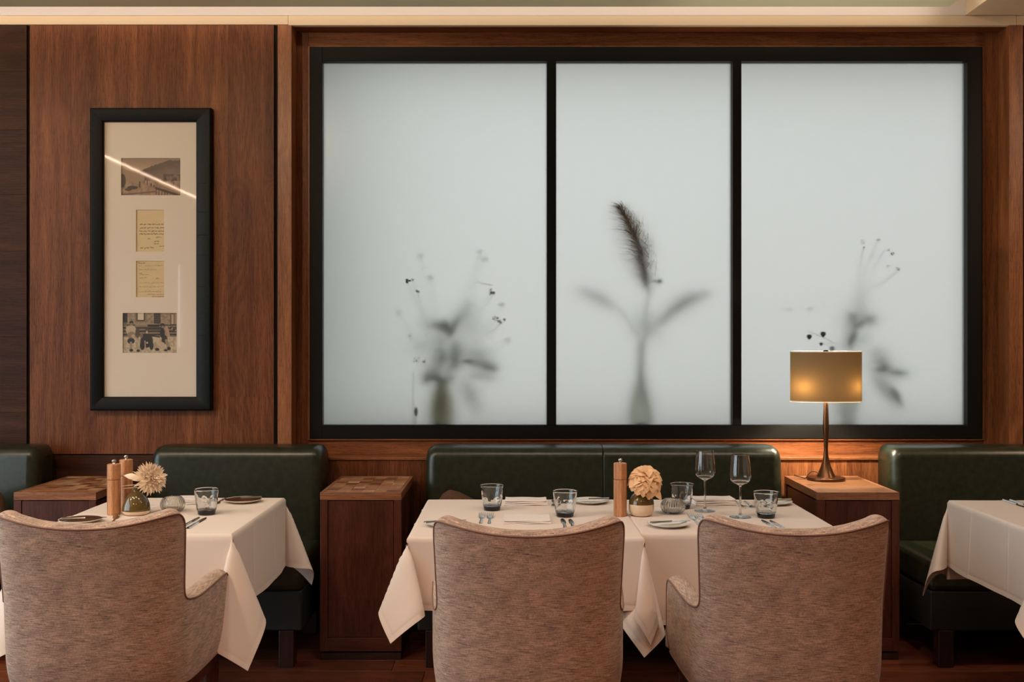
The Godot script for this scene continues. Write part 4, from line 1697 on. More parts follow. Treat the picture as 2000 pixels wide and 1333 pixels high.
func petals(s: Shape, c: Vector3, axis: Vector3, r: float, count: int, sd: int, w: float, cup: float) -> void:
	var rng := RandomNumberGenerator.new()
	rng.seed = sd
	var x := axis.cross(Vector3.UP).normalized()
	var y := x.cross(axis).normalized()
	for k in count:
		var f := (k + 0.5) / count
		# from the heart (along the axis) out to the rim, a little beyond square
		var th := lerpf(0.05, PI * cup, pow(f, 0.62)) + rng.randf_range(-0.09, 0.09)
		var ph := k * 2.39996 + rng.randf_range(-0.15, 0.15)
		var d := (axis * cos(th) + (x * cos(ph) + y * sin(ph)) * sin(th)).normalized()
		var l := r * lerpf(0.62, 1.0, pow(f, 0.5)) * rng.randf_range(0.88, 1.06)
		var face := (axis - d * axis.dot(d)) if absf(axis.dot(d)) < 0.98 else x
		s.leaf(c + d * r * 0.1, c + d * l, w * rng.randf_range(0.8, 1.2), face.normalized(), rng.randf_range(-0.16, 0.1), 0.0006)


func ruffle(s: Shape, c: Vector3, axis: Vector3, r: float, count: int, sd: int) -> void:
	var rng := RandomNumberGenerator.new()
	rng.seed = sd
	var x := axis.cross(Vector3.UP).normalized()
	var y := x.cross(axis).normalized()
	for k in count:
		var f := (k + 0.5) / count
		var th := lerpf(0.08, PI * 0.62, pow(f, 0.6))
		var ph := k * 2.39996 + rng.randf_range(-0.2, 0.2)
		var side := x * cos(ph) + y * sin(ph)
		var d := (axis * cos(th) + side * sin(th)).normalized()
		# the petal rises from below its place on the dome and curls over it
		var down := (axis * -sin(th) + side * cos(th)).normalized()
		var base := c + (d * 0.5 - down * 0.3) * r
		var tip := c + (d * rng.randf_range(0.9, 1.02) + down * rng.randf_range(0.05, 0.3)) * r
		s.leaf(base, tip, r * rng.randf_range(0.42, 0.6), d, rng.randf_range(0.1, 0.28), 0.0006)


func bloom(label: String, c: Vector3, axis: Vector3, foot: Vector3, r: float, sd: int, w: float, extra: bool) -> void:
	var b := thing("cut_flower", label, "flower", foot, 0.0, "cream flowers in the bud vases")
	var s := Shape.new()
	var cc := c - foot
	if extra:
		petals(s, cc, axis.normalized(), r, 150, sd, w, 0.6)
		petals(s, cc + axis.normalized() * r * 0.22, axis.normalized(), r * 0.62, 70, sd + 1, w * 0.8, 0.42)
	else:
		ruffle(s, cc, axis.normalized(), r, 110, sd)
	part("petals", s, M.petal if extra else M.petal_peach, b)
	s = Shape.new()
	s.tube(catmull([Vector3(0, 0.0, 0), Vector3(0, 0.05, 0), cc - axis.normalized() * 0.02, cc], 5), [0.0018], 6)
	part("stem", s, M.stem, b)
	s = Shape.new()
	if extra:
		# a closed pale bud, a dry leaf and two thin stalks
		var bp := cc + Vector3(-0.056, 0.008, 0.01)
		s.leaf(bp + Vector3(0.02, -0.006, 0), bp + Vector3(-0.035, 0.004, 0.006), 0.022, Vector3(0, 0.4, 1), 0.1, 0.006)
		part("bud", s, M.petal, b)
		s = Shape.new()
		s.leaf(cc + Vector3(-0.042, -0.004, -0.02), cc + Vector3(-0.024, 0.05, -0.025), 0.024, Vector3(0.1, 0, 1), 0.1)
		part("dry_leaf", s, M.dry_leaf, b)
		s = Shape.new()
		s.tube([cc + Vector3(-0.11, -0.03, -0.02), cc + Vector3(-0.03, -0.022, -0.01)], [0.001], 5)
		s.tube([cc + Vector3(-0.105, -0.039, -0.02), cc + Vector3(-0.02, -0.032, -0.005)], [0.001], 5)
		part("stalk", s, M.petal, b)
	else:
		s.leaf(cc + Vector3(0.0, -0.02, 0.01), cc + Vector3(-0.048, -0.012, 0.015), 0.03, Vector3(0.1, 0.2, 1), 0.12)
		s.leaf(cc + Vector3(-0.01, -0.035, 0.01), cc + Vector3(-0.042, -0.055, 0.012), 0.022, Vector3(0.1, 0.2, 1), 0.12)
		part("dry_leaf", s, M.dry_leaf, b)
		s = Shape.new()
		s.leaf(cc + Vector3(0.02, -0.012, 0.02), cc + Vector3(0.056, -0.06, 0.025), 0.026, Vector3(0.2, 0.2, 1), 0.1)
		s.leaf(cc + Vector3(0.005, -0.02, 0.03), cc + Vector3(0.012, -0.058, 0.03), 0.026, Vector3(0.1, 0.2, 1), 0.1)
		part("drooping_petal", s, M.petal_peach, b)


func make_tumbler() -> Node3D:
	var t := thing("tumbler", "", "glass", Vector3.ZERO, 0.0, "smoked tumblers with a dimpled wall")
	var s := Shape.new()
	var rows := []
	var seg := 128
	var dim := FastNoiseLite.new()
	dim.seed = 12
	dim.noise_type = FastNoiseLite.TYPE_CELLULAR
	dim.cellular_distance_function = FastNoiseLite.DISTANCE_EUCLIDEAN
	dim.frequency = 0.065
	dim.fractal_type = FastNoiseLite.FRACTAL_NONE
	# outside with staggered dimples, thick rim, then down the smooth inside
	var prof := []
	for k in 61:
		var y := 0.017 + (0.091 - 0.017) * k / 60.0
		var f := y / 0.091
		prof.append([Vector2(0.0305 + 0.0135 * pow(f, 0.8), y), 1.0 if y < 0.08 else 0.0])
	prof.append([Vector2(0.0436, 0.0925), 0.0])
	prof.append([Vector2(0.0426, 0.0932), 0.0])
	prof.append([Vector2(0.0413, 0.0922), 0.0])
	for k in 16:
		var y := 0.09 - (0.09 - 0.020) * k / 15.0
		var f := y / 0.091
		prof.append([Vector2(0.0305 + 0.0135 * pow(f, 0.8) - 0.0036, y), 0.0])
	prof.append([Vector2(0.02, 0.0185), 0.0])
	prof.append([Vector2(0.0, 0.0183), 0.0])
	prof.insert(0, [Vector2(0.0325, 0.0163), 0.0])
	prof.insert(0, [Vector2(0.0, 0.0163), 0.0])
	for q in prof:
		var r := PackedVector3Array()
		for j in seg + 1:
			var an := TAU * j / seg
			var rad: float = q[0].x
			if q[1] > 0.0:
				var d := dim.get_noise_3d(cos(an) * 37.0, q[0].y * 620.0, sin(an) * 37.0)
				rad -= 0.0028 * clampf(0.5 + d, 0.0, 1.0) * clampf((0.082 - q[0].y) * 60.0, 0.0, 1.0)
			r.append(Vector3(rad * cos(an), q[0].y, -rad * sin(an)))
		rows.append(r)
	s.grid(rows, [], false, true)
	part("bowl", s, M.smoke_glass, t)
	s = Shape.new()
	s.lathe(Vector3.ZERO, [Vector2(0, 0.0004), Vector2(0.028, 0.0004), Vector2(0.0302, 0.0025), Vector2(0.0322, 0.0155), Vector2(0.0315, 0.016), Vector2(0, 0.016)], 48)
	part("base", s, M.smoke_base, t)
	return t


func make_wine_glass() -> Node3D:
	var w := thing("wine_glass", "", "glass", Vector3.ZERO, 0.0, "clear stemmed wine glasses")
	var s := Shape.new()
	var prof := catmull([Vector2(0.0042, 0.112), Vector2(0.012, 0.1165), Vector2(0.026, 0.123), Vector2(0.0355, 0.1345), Vector2(0.0378, 0.146), Vector2(0.0365, 0.165), Vector2(0.0338, 0.192), Vector2(0.0308, 0.222)], 6)
	prof.append(Vector2(0.0303, 0.2225))
	# and down the inside again: a closed thin wall
	for k in range(prof.size() - 2, 0, -1):
		prof.append(Vector2(maxf(prof[k].x - 0.0011, 0.0), prof[k].y + (0.003 if prof[k].y < 0.125 else 0.0003)))
	prof.append(Vector2(0, 0.1165))
	prof.insert(0, Vector2(0, 0.1119))
	s.lathe(Vector3.ZERO, prof, 48)
	part("bowl", s, M.wine_glass, w)
	s = Shape.new()
	s.lathe(Vector3.ZERO, [Vector2(0, 0.0006), Vector2(0.0375, 0.0006), Vector2(0.0385, 0.0012), Vector2(0.0375, 0.002), Vector2(0.02, 0.0036), Vector2(0.008, 0.007), Vector2(0.0042, 0.014), Vector2(0.0036, 0.03), Vector2(0.0034, 0.08), Vector2(0.0038, 0.105), Vector2(0.0044, 0.1113), Vector2(0, 0.1114)], 40)
	part("stem", s, M.rib_glass, w)
	return w


func make_tealight() -> Node3D:
	var t := thing("tealight_holder", "", "candle holder", Vector3.ZERO, 0.0, "ribbed glass tealight holders")
	var s := Shape.new()
	var rows := []
	var seg := 192
	var prof := [Vector2(0, 0.0006), Vector2(0.026, 0.0006), Vector2(0.034, 0.004), Vector2(0.042, 0.013), Vector2(0.0455, 0.024), Vector2(0.044, 0.036), Vector2(0.039, 0.046), Vector2(0.031, 0.054), Vector2(0.029, 0.0545), Vector2(0.0275, 0.053), Vector2(0.034, 0.045), Vector2(0.0385, 0.035), Vector2(0.040, 0.024), Vector2(0.036, 0.014), Vector2(0.028, 0.009), Vector2(0, 0.008)]
	for i in prof.size():
		var r := PackedVector3Array()
		for j in seg + 1:
			var an := TAU * j / seg
			var rib := 1.0 - 0.035 * (0.5 - 0.5 * cos(an * 32.0)) if i > 1 and i < 8 else 1.0
			r.append(Vector3(prof[i].x * rib * cos(an), prof[i].y, -prof[i].x * rib * sin(an)))
		rows.append(r)
	s.grid(rows, [], false, true)
	part("bowl", s, M.rib_glass, t)
	return t


func make_plate(dark: bool) -> Node3D:
	var p := thing("bread_plate", "", "plate", Vector3.ZERO, 0.0, "small bread plates")
	var s := Shape.new()
	s.lathe(Vector3.ZERO, [Vector2(0, 0.0006), Vector2(0.044, 0.0006), Vector2(0.047, 0.002), Vector2(0.066, 0.0085), Vector2(0.0715, 0.0115), Vector2(0.0722, 0.0125), Vector2(0.0712, 0.013), Vector2(0.0685, 0.0119)], 64)
	part("rim", s, M.china, p)
	s = Shape.new()
	s.lathe(Vector3.ZERO, [Vector2(0.0685, 0.0119), Vector2(0.066, 0.0108), Vector2(0.05, 0.0052), Vector2(0.046, 0.0042), Vector2(0, 0.004)], 64)
	part("well", s, M.plate_dark if dark else M.china, p)
	return p


# flat piece of cutlery lying along z, tip at -z: outline half widths at stations
func blade(s: Shape, st: Array, thick: float, lift := 0.0) -> void:
	var top := []
	var bot := []
	for q in st:
		# q: [z, left x, right x, y]
		var r := PackedVector3Array()
		var b := PackedVector3Array()
		for k in 5:
			var f := k / 4.0
			var x := lerpf(q[1], q[2], f)
			var dome := sin(PI * f) * thick
			r.append(Vector3(x, q[3] + lift + dome, q[0]))
			b.append(Vector3(x, q[3] + lift - 0.0002, q[0]))
		top.append(r)
		bot.append(b)
	s.grid(top, [], true)
	s.grid(bot, [], false)


func make_knife(called: String, category: String, group: String, l: float) -> Node3D:
	var k := thing(called, "", category, Vector3.ZERO, 0.0, group)
	var s := Shape.new()
	blade(s, [[-l * 0.5, -0.001, 0.001, 0.0012], [-l * 0.49, -0.005, 0.002, 0.0012], [-l * 0.45, -0.008, 0.004, 0.0012], [-l * 0.35, -0.0095, 0.007, 0.0012], [-l * 0.12, -0.0095, 0.008, 0.0012], [-l * 0.03, -0.007, 0.007, 0.0015]], 0.0014)
	part("blade", s, M.steel, k)
	s = Shape.new()
	blade(s, [[-l * 0.035, -0.005, 0.005, 0.0008], [0.0, -0.0055, 0.0055, 0.0008], [l * 0.25, -0.0065, 0.0065, 0.0008], [l * 0.45, -0.0085, 0.0085, 0.0008], [l * 0.485, -0.0075, 0.0075, 0.0008], [l * 0.5, -0.004, 0.004, 0.0008]], 0.0055)
	part("handle", s, M.steel, k)
	return k


func make_fork() -> Node3D:
	var k := thing("fork", "", "fork", Vector3.ZERO, 0.0, "steel forks")
	var l := 0.19
	var s := Shape.new()
	blade(s, [[-0.045, -0.0115, 0.0115, 0.0045], [-0.03, -0.0115, 0.0115, 0.002], [-0.015, -0.0085, 0.0085, 0.001], [0.0, -0.003, 0.003, 0.003], [0.02, -0.003, 0.003, 0.004], [0.07, -0.0055, 0.0055, 0.0015], [0.088, -0.0065, 0.0065, 0.001], [0.095, -0.003, 0.003, 0.001]], 0.0016)
	part("handle", s, M.steel, k)
	for t in 4:
		s = Shape.new()
		var x := -0.0115 + 0.0023 * 0.5 + t * 0.0069
		blade(s, [[-l * 0.5, x - 0.0004, x + 0.0004, 0.0075], [-l * 0.47, x - 0.0011, x + 0.0011, 0.0075], [-0.07, x - 0.0012, x + 0.0012, 0.0072], [-0.044, x - 0.0014, x + 0.0014, 0.0046]], 0.0014)
		part("tine", s, M.steel, k)
	return k


func napkin(label: String, at: Vector3, size: Vector3, turn := 0.0) -> void:
	var n := thing("napkin", label, "napkin", at, turn, "folded cloth napkins")
	# folded several times: rounded fold at the front, open layers at the back, slightly sagging
	var s := Shape.new()
	var layers := 3
	for l in layers:
		var y0 := size.y * l / layers + 0.0006
		var y1 := size.y * (l + 1) / layers
		var rows := []
		var h := (y1 - y0) * 0.5
		for i in 21:
			var a := PI * i / 10.0
			var row := PackedVector3Array()
			for k in 13:
				var x := (k / 12.0 - 0.5) * (size.x - 0.004 * l)
				var zc := (size.z * 0.5 - h) * signf(sin(a + 0.0001)) if i < 20 else size.z * 0.5 - h
				var sag := 0.0012 * sin(x * 40.0 + l) + (0.003 * pow(absf(x) / (size.x * 0.5), 4.0) if l == layers - 1 else 0.0)
				row.append(Vector3(x, (y0 + y1) * 0.5 - h * cos(a) + sag, zc + h * sin(a)))
			rows.append(row)
		s.grid(rows, [], false)
		for e in [0, 12]:
			var ring := PackedVector3Array()
			var mid := PackedVector3Array()
			for row in rows:
				ring.append(row[e])
				mid.append(Vector3(row[e].x, (y0 + y1) * 0.5, 0))
			s.grid([ring, mid], [], e == 12)
	part("folded_cloth", s, M.napkin, n)


func table_ware() -> void:
	mill("front one of the two wooden mills on the left table", Vector3(-1.432, TABLE, -3.73), 0.183)
	mill("rear one of the two wooden mills on the left table, half hidden", Vector3(-1.414, TABLE, -3.80), 0.191)
	mill("tall wooden mill with steel knob on the middle table", Vector3(0.386, TABLE, -3.70), 0.19)
	bud_vase("low dark glazed bud vase with cream foot on the left table", Vector3(-1.353, TABLE, -3.735), [Vector2(0.034, 0.0005), Vector2(0.042, 0.003), Vector2(0.0485, 0.013), Vector2(0.048, 0.028), Vector2(0.042, 0.048), Vector2(0.031, 0.068), Vector2(0.017, 0.08), Vector2(0.012, 0.085), Vector2(0.0115, 0.092)], 0.017)
	bud_vase("round bud vase, dark above and cream below, between the two joined tables", Vector3(0.463, TABLE, -3.71), [Vector2(0.026, 0.0005), Vector2(0.035, 0.004), Vector2(0.0435, 0.018), Vector2(0.0455, 0.036), Vector2(0.043, 0.056), Vector2(0.034, 0.072), Vector2(0.021, 0.082), Vector2(0.013, 0.087), Vector2(0.0125, 0.094)], 0.046)
	bloom("spiky cream flower with a bud in the vase on the left table", Vector3(-1.296, 0.857, -3.72), Vector3(0.62, 0.25, 0.75), Vector3(-1.353, TABLE + 0.05, -3.735), 0.064, 3, 0.0125, true)
	bloom("peach coloured dome-shaped flower in the round vase by the tall mill", Vector3(0.474, 0.845, -3.70), Vector3(0.12, 0.8, 0.6), Vector3(0.463, TABLE + 0.05, -3.71), 0.062, 9, 0.017, false)
	var t := make_tumbler()
	t.position = Vector3(-1.1, TABLE, -3.735)
	tag(t, "smoked tumbler on the left table, right of the ribbed holder")
	copy_of(t, "tumbler", "smoked tumbler at the back left of the middle table, beside a napkin", Vector3(-0.0737, TABLE, -3.83), 0.4)
	copy_of(t, "tumbler", "smoked tumbler in the middle of the table behind the central chair", Vector3(0.1885, TABLE, -3.69), 0.9)
	copy_of(t, "tumbler", "smoked tumbler right behind the ribbed holder, left of the stemmed glasses", Vector3(0.634, TABLE, -3.87), 1.7)
	copy_of(t, "tumbler", "smoked tumbler right of the stemmed glasses, above the knives", Vector3(0.898, TABLE, -3.665), 2.2)
	copy_of(t, "tumbler", "smoked tumbler cut off by the right edge of the photo", Vector3(2.05, TABLE, -4.016), 0.2)
	var w := make_wine_glass()
	w.position = Vector3(0.709, TABLE, -3.81)
	tag(w, "clear stemmed wine glass, the left and farther of two")
	copy_of(w, "wine_glass", "clear stemmed wine glass, the right and nearer of two", Vector3(0.809, TABLE, -3.675), 0.5)
	var h := make_tealight()
	h.position = Vector3(0.583, TABLE, -3.755)
	tag(h, "ribbed glass tealight holder right of the round vase")
	copy_of(h, "tealight_holder", "ribbed glass tealight holder on the left table, half behind the chair", Vector3(-1.243, TABLE, -3.80))
	var p := make_plate(false)
	p.position = Vector3(0.5265, TABLE, -3.495)
	tag(p, "pale bread plate with butter knife, in front of the ribbed holder")
	copy_of(p, "bread_plate", "bread plate at the back of the middle table, left of the tall mill", Vector3(0.302, TABLE, -4.0))
	copy_of(p, "bread_plate", "bread plate peeking out left of the central chair", Vector3(-0.225, TABLE, -3.51))
	copy_of(p, "bread_plate", "bread plate by the far corner of the table nearest the lamp", Vector3(1.0, TABLE, -3.97))
	p = make_plate(true)
	p.position = Vector3(-1.042, TABLE, -4.02)
	tag(p, "dark brown bread plate with a knife at the back of the left table")
	copy_of(p, "bread_plate", "dark brown bread plate at the near left of the left table, behind the chair rim", Vector3(-1.487, TABLE, -3.575))
	var b := make_knife("butter_knife", "knife", "butter knives on the bread plates", 0.15)
	b.position = Vector3(0.535, TABLE + 0.0135, -3.50)
	b.rotation.y = -1.25
	tag(b, "butter knife across the pale plate in front of the ribbed holder")
	copy_of(b, "butter_knife", "butter knife on the bread plate at the back of the left table", Vector3(-1.05, TABLE + 0.0135, -4.03), 1.9)
	copy_of(b, "butter_knife", "butter knife on the bread plate left of the tall mill", Vector3(0.302, TABLE + 0.0135, -4.0), 1.75)
	copy_of(b, "butter_knife", "butter knife on the plate left of the central chair", Vector3(-0.225, TABLE + 0.0135, -3.51), -1.2)
	copy_of(b, "butter_knife", "butter knife on the plate by the far corner near the lamp", Vector3(1.0, TABLE + 0.0135, -3.97), 1.8)
	copy_of(b, "butter_knife", "butter knife on the plate behind the left chair's rim", Vector3(-1.475, TABLE + 0.0135, -3.575), -1.4)
	var k := make_knife("table_knife", "knife", "steel table knives", 0.21)
	k.position = Vector3(0.178, TABLE, -3.535)
	tag(k, "left knife of the pair behind the central chair's rim")
	copy_of(k, "table_knife", "right knife of the pair behind the central chair's rim", Vector3(0.205, TABLE, -3.525))
	copy_of(k, "table_knife", "left knife of the pair under the tumbler near the lamp", Vector3(0.876, TABLE, -3.51), 0.03)
	copy_of(k, "table_knife", "right knife of the pair under the tumbler near the lamp", Vector3(0.903, TABLE, -3.50), 0.03)
	copy_of(k, "table_knife", "left knife of the pair below the tumbler on the left table", Vector3(-1.106, TABLE, -3.565))
	copy_of(k, "table_knife", "right knife of the pair below the tumbler on the left table", Vector3(-1.079, TABLE, -3.555))
	copy_of(k, "table_knife", "left knife on the table at the right edge", Vector3(1.925, TABLE, -3.96), PI)
	copy_of(k, "table_knife", "right knife on the table at the right edge", Vector3(1.953, TABLE, -3.96), PI)
	var f := make_fork()
	f.position = Vector3(-0.107, TABLE, -3.64)
	tag(f, "left fork of the pair in front of the back left tumbler")
	copy_of(f, "fork", "right fork of the pair in front of the back left tumbler", Vector3(-0.078, TABLE, -3.635))
	copy_of(f, "fork", "left fork by the right chair's rim, right of the pale plate", Vector3(0.636, TABLE, -3.61))
	copy_of(f, "fork", "right fork by the right chair's rim, right of the pale plate", Vector3(0.664, TABLE, -3.605))
	copy_of(f, "fork", "fork beside the bud vase on the left table", Vector3(-1.39, TABLE, -3.63), 0.25)
	copy_of(f, "fork", "left fork between the stemmed glass and the far tumbler", Vector3(0.868, TABLE, -3.95), PI)
	copy_of(f, "fork", "right fork between the stemmed glass and the far tumbler", Vector3(0.905, TABLE, -3.94), PI)
	copy_of(f, "fork", "fork left of the back bread plate on the middle table", Vector3(0.16, TABLE, -3.97), PI)
	copy_of(f, "fork", "fork left of the back bread plate on the left table", Vector3(-1.135, TABLE, -4.02), PI)
	napkin("folded napkin at the back of the middle table, between two tumblers", Vector3(0.053, TABLE, -3.975), Vector3(0.165, 0.02, 0.085))
	napkin("folded napkin behind the central chair's rim, between forks and knives", Vector3(0.052, TABLE, -3.60), Vector3(0.165, 0.012, 0.13))
	napkin("folded napkin behind the stem of the left wine glass", Vector3(0.772, TABLE, -3.975), Vector3(0.155, 0.024, 0.09), 0.05)
	napkin("folded napkin at the back of the left table, behind the ribbed holder", Vector3(-1.245, TABLE, -4.0), Vector3(0.17, 0.022, 0.085))
	napkin("folded napkin on the table at the right edge, mostly cut off", Vector3(2.04, TABLE, -3.915), Vector3(0.13, 0.028, 0.1))


# ---------------------------------------------------------------- dried flowers behind the frosted glass
func sprig(s: Shape, pts: Array, r: float) -> void:
	s.tube(catmull(pts, 5), [r], 5)


func seeds(s: Shape, c: Vector3, n: int, spread: float, size: float, sd: int) -> void:
	var rng := RandomNumberGenerator.new()
	rng.seed = sd
	for k in n:
		var d := Vector3(rng.randf_range(-1, 1), rng.randf_range(-0.7, 0.7), rng.randf_range(-0.3, 0.3)) * spread
		s.ball(c + d, Vector3.ONE * size * rng.randf_range(0.6, 1.2), 6)


func plume(s: Shape, a: Vector3, b: Vector3, sag: Vector3, width: float, count: int, sd: int, heavy: Vector3) -> void:
	var rng := RandomNumberGenerator.new()
	rng.seed = sd
	for k in count:
		var t := pow(rng.randf(), 0.85)
		var base := a.lerp(b, t) + sag * sin(PI * t)
		var along := (b - a).normalized()
		var side := Vector3(rng.randf_range(-1, 1), rng.randf_range(-0.4, 0.4), rng.randf_range(-1, 1)).normalized()
		var l := width * (0.35 + 0.9 * sin(PI * clampf(t * 0.85 + 0.1, 0.0, 1.0))) * rng.randf_range(0.6, 1.15)
		var q1 := base + (along * 0.5 + side * 0.8).normalized() * l * 0.6
		var q2 := q1 + (along * 0.35 + side * 0.6 + heavy).normalized() * l * 0.7
		var w := side.cross(along).normalized() * 0.00105
		s.quad(base - w, base + w, q1 + w, q1 - w)
		s.quad(q1 - w, q1 + w, q2 + w * 0.2, q2 - w * 0.2)
		s.quad(base + w, base - w, q1 - w, q1 + w)
		s.quad(q1 + w, q1 - w, q2 - w * 0.2, q2 + w * 0.2)


func tall_vase(label: String, at: Vector3, prof: Array, m: Material, called: String) -> void:
	var v := thing(called, label, "vase", at, 0.0)
	var s := Shape.new()
	var fine := catmull(prof, 5)
	var full := [Vector2(0, 0.0005)]
	full.append_array(fine)
	for k in range(fine.size() - 1, 0, -1):
		full.append(Vector2(fine[k].x - 0.003, maxf(fine[k].y, 0.008)))
	full.append(Vector2(0, 0.008))
	s.lathe(Vector3.ZERO, full, 36)
	part("body", s, m, v)


func window_plants() -> void:
	var sill := 0.94
	# ---- left window: mixed dried bouquet in a dark vase
	var c := Vector3(-0.3492, 1.1086, -5.2)
	tall_vase("dark olive vase blurred behind the left window pane", Vector3(c.x, sill, -5.20), [Vector2(0.035, 0.001), Vector2(0.05, 0.01), Vector2(0.06, 0.05), Vector2(0.061, 0.09), Vector2(0.054, 0.14), Vector2(0.036, 0.185), Vector2(0.026, 0.2), Vector2(0.03, 0.215)], M.olive_vase, "flower_vase")
	var foot := Vector3(c.x, sill + 0.12, -5.20)
	var b := thing("dried_bouquet", "loose dried bouquet with seed heads behind the left window pane", "flowers", foot)
	var rng := RandomNumberGenerator.new()
	rng.seed = 21
	var st := Shape.new()
	var sd := Shape.new()
	# [point, number, spread, size] of the seed heads close to the glass
	var heads := [[Vector3(-0.5105, 1.6442, -5.092), 14, 0.011, 0.0042], [Vector3(-0.4886, 1.6522, -5.1), 4, 0.006, 0.003], [Vector3(-0.463, 1.5966, -5.096), 9, 0.009, 0.0034], [Vector3(-0.0956, 1.5839, -5.094), 14, 0.011, 0.004], [Vector3(-0.1058, 1.6019, -5.1), 5, 0.008, 0.003], [Vector3(-0.0805, 1.4607, -5.094), 16, 0.014, 0.003], [Vector3(-0.0604, 1.4456, -5.094), 14, 0.012, 0.003], [Vector3(-0.0403, 1.4557, -5.096), 8, 0.007, 0.003], [Vector3(-0.4656, 1.2594, -5.096), 10, 0.016, 0.003], [Vector3(-0.4281, 1.2543, -5.1), 7, 0.012, 0.003],
		[Vector3(-0.0506, 1.5322, -5.125), 12, 0.014, 0.003], [Vector3(-0.4484, 1.768, -5.13), 12, 0.014, 0.003], [Vector3(-0.1391, 1.7571, -5.12), 16, 0.02, 0.0026], [Vector3(-0.1594, 1.7904, -5.125), 12, 0.016, 0.0026], [Vector3(-0.4003, 1.6667, -5.13), 9, 0.012, 0.003], [Vector3(-0.5001, 1.3753, -5.115), 5, 0.008, 0.003], [Vector3(-0.5573, 1.4919, -5.13), 8, 0.014, 0.003], [Vector3(-0.0203, 1.3551, -5.13), 10, 0.014, 0.003]]
	for hd in heads:
		seeds(sd, hd[0] - foot, hd[1], hd[2], hd[3], rng.randi())
		var q: Vector3 = hd[0] - foot
		sprig(st, [Vector3(rng.randf_range(-0.01, 0.01), -0.05, 0.01), Vector3(q.x * 0.15, 0.14, 0.03), Vector3(q.x * 0.55, q.y * 0.6 + 0.03, 0.0), q - Vector3(0, 0.01, 0), q], 0.0009)
	sprig(st, [Vector3(-0.1777, 1.6444, -5.14) - foot, Vector3(-0.1387, 1.6324, -5.105) - foot, Vector3(-0.0956, 1.6244, -5.097) - foot], 0.0014)
	part("stem", st, M.leaf_2, b)
	part("seed_head", sd, M.seed, b)
	# leafy middle, deeper behind the glass
	var spots := [[Vector3(-0.3135, 1.4493, -5.29), Vector3(0.1149, 0.0366, 0.0), 2], [Vector3(-0.3626, 1.4288, -5.321), Vector3(-0.1051, 0.021, 0.0), 1], [Vector3(-0.2665, 1.4754, -5.29), Vector3(0.0784, 0.094, 0.0), 0], [Vector3(-0.3192, 1.3963, -5.213), Vector3(0.0515, 0.0875, 0.0), 2], [Vector3(-0.3284, 1.3859, -5.196), Vector3(-0.0411, 0.0718, 0.0), 0], [Vector3(-0.2994, 1.3655, -5.227), Vector3(0.0465, -0.0671, 0.0), 0], [Vector3(-0.3964, 1.3659, -5.351), Vector3(-0.1163, -0.0581, 0.0), 1], [Vector3(-0.2642, 1.3923, -5.351), Vector3(0.1216, 0.0581, 0.0), 0], [Vector3(-0.2968, 1.3242, -5.227), Vector3(0.0361, -0.0671, 0.0), 0], [Vector3(-0.2839, 1.2984, -5.227), Vector3(-0.0206, -0.0619, 0.0), 1], [Vector3(-0.3625, 1.2878, -5.244), Vector3(-0.0311, -0.0622, 0.0), 1], [Vector3(-0.3923, 1.2055, -5.227), Vector3(-0.0619, -0.0465, 0.0), 2], [Vector3(-0.417, 1.1852, -5.213), Vector3(-0.0206, -0.0515, 0.0), 3], [Vector3(-0.3562, 1.19, -5.227), Vector3(-0.0671, -0.0206, 0.0), 3], [Vector3(-0.3427, 1.1579, -5.258), Vector3(-0.0571, -0.026, 0.0), 3], [Vector3(-0.2482, 1.2873, -5.29), Vector3(0.1567, 0.0104, 0.0), 2], [Vector3(-0.2207, 1.2461, -5.258), Vector3(0.1506, -0.0104, 0.0), 2], [Vector3(-0.2077, 1.2306, -5.258), Vector3(0.1039, 0.026, 0.0), 1], [Vector3(-0.1596, 1.2316, -5.213), Vector3(0.0927, -0.0154, 0.0), 2], [Vector3(-0.1078, 1.2217, -5.196), Vector3(0.0462, -0.0103, 0.0), 0], [Vector3(-0.222, 1.1933, -5.29), Vector3(0.162, -0.0313, 0.0), 1], [Vector3(-0.2628, 1.1818, -5.321), Vector3(0.0683, -0.1577, 0.0), 1], [Vector3(-0.2299, 1.1567, -5.29), Vector3(0.0627, -0.1724, 0.0), 0], [Vector3(-0.2764, 1.2596, -5.382), Vector3(-0.1063, 0.0797, 0.0), 2], [Vector3(-0.3764, 1.2586, -5.444), Vector3(0.1613, 0.1344, 0.0), 0], [Vector3(-0.3226, 1.2048, -5.444), Vector3(-0.0807, -0.0807, 0.0), 2]]
	for q in spots:
		var lf := Shape.new()
		var a: Vector3 = q[0] - foot
		var e: Vector3 = a + q[1] + Vector3(0, 0, rng.randf_range(-0.02, 0.02))
		lf.leaf(a, e, 0.036, Vector3(rng.randf_range(-0.4, 0.4), 0.3, 1), 0.12)
		part("leaf", lf, M["leaf_%d" % q[2]], b)
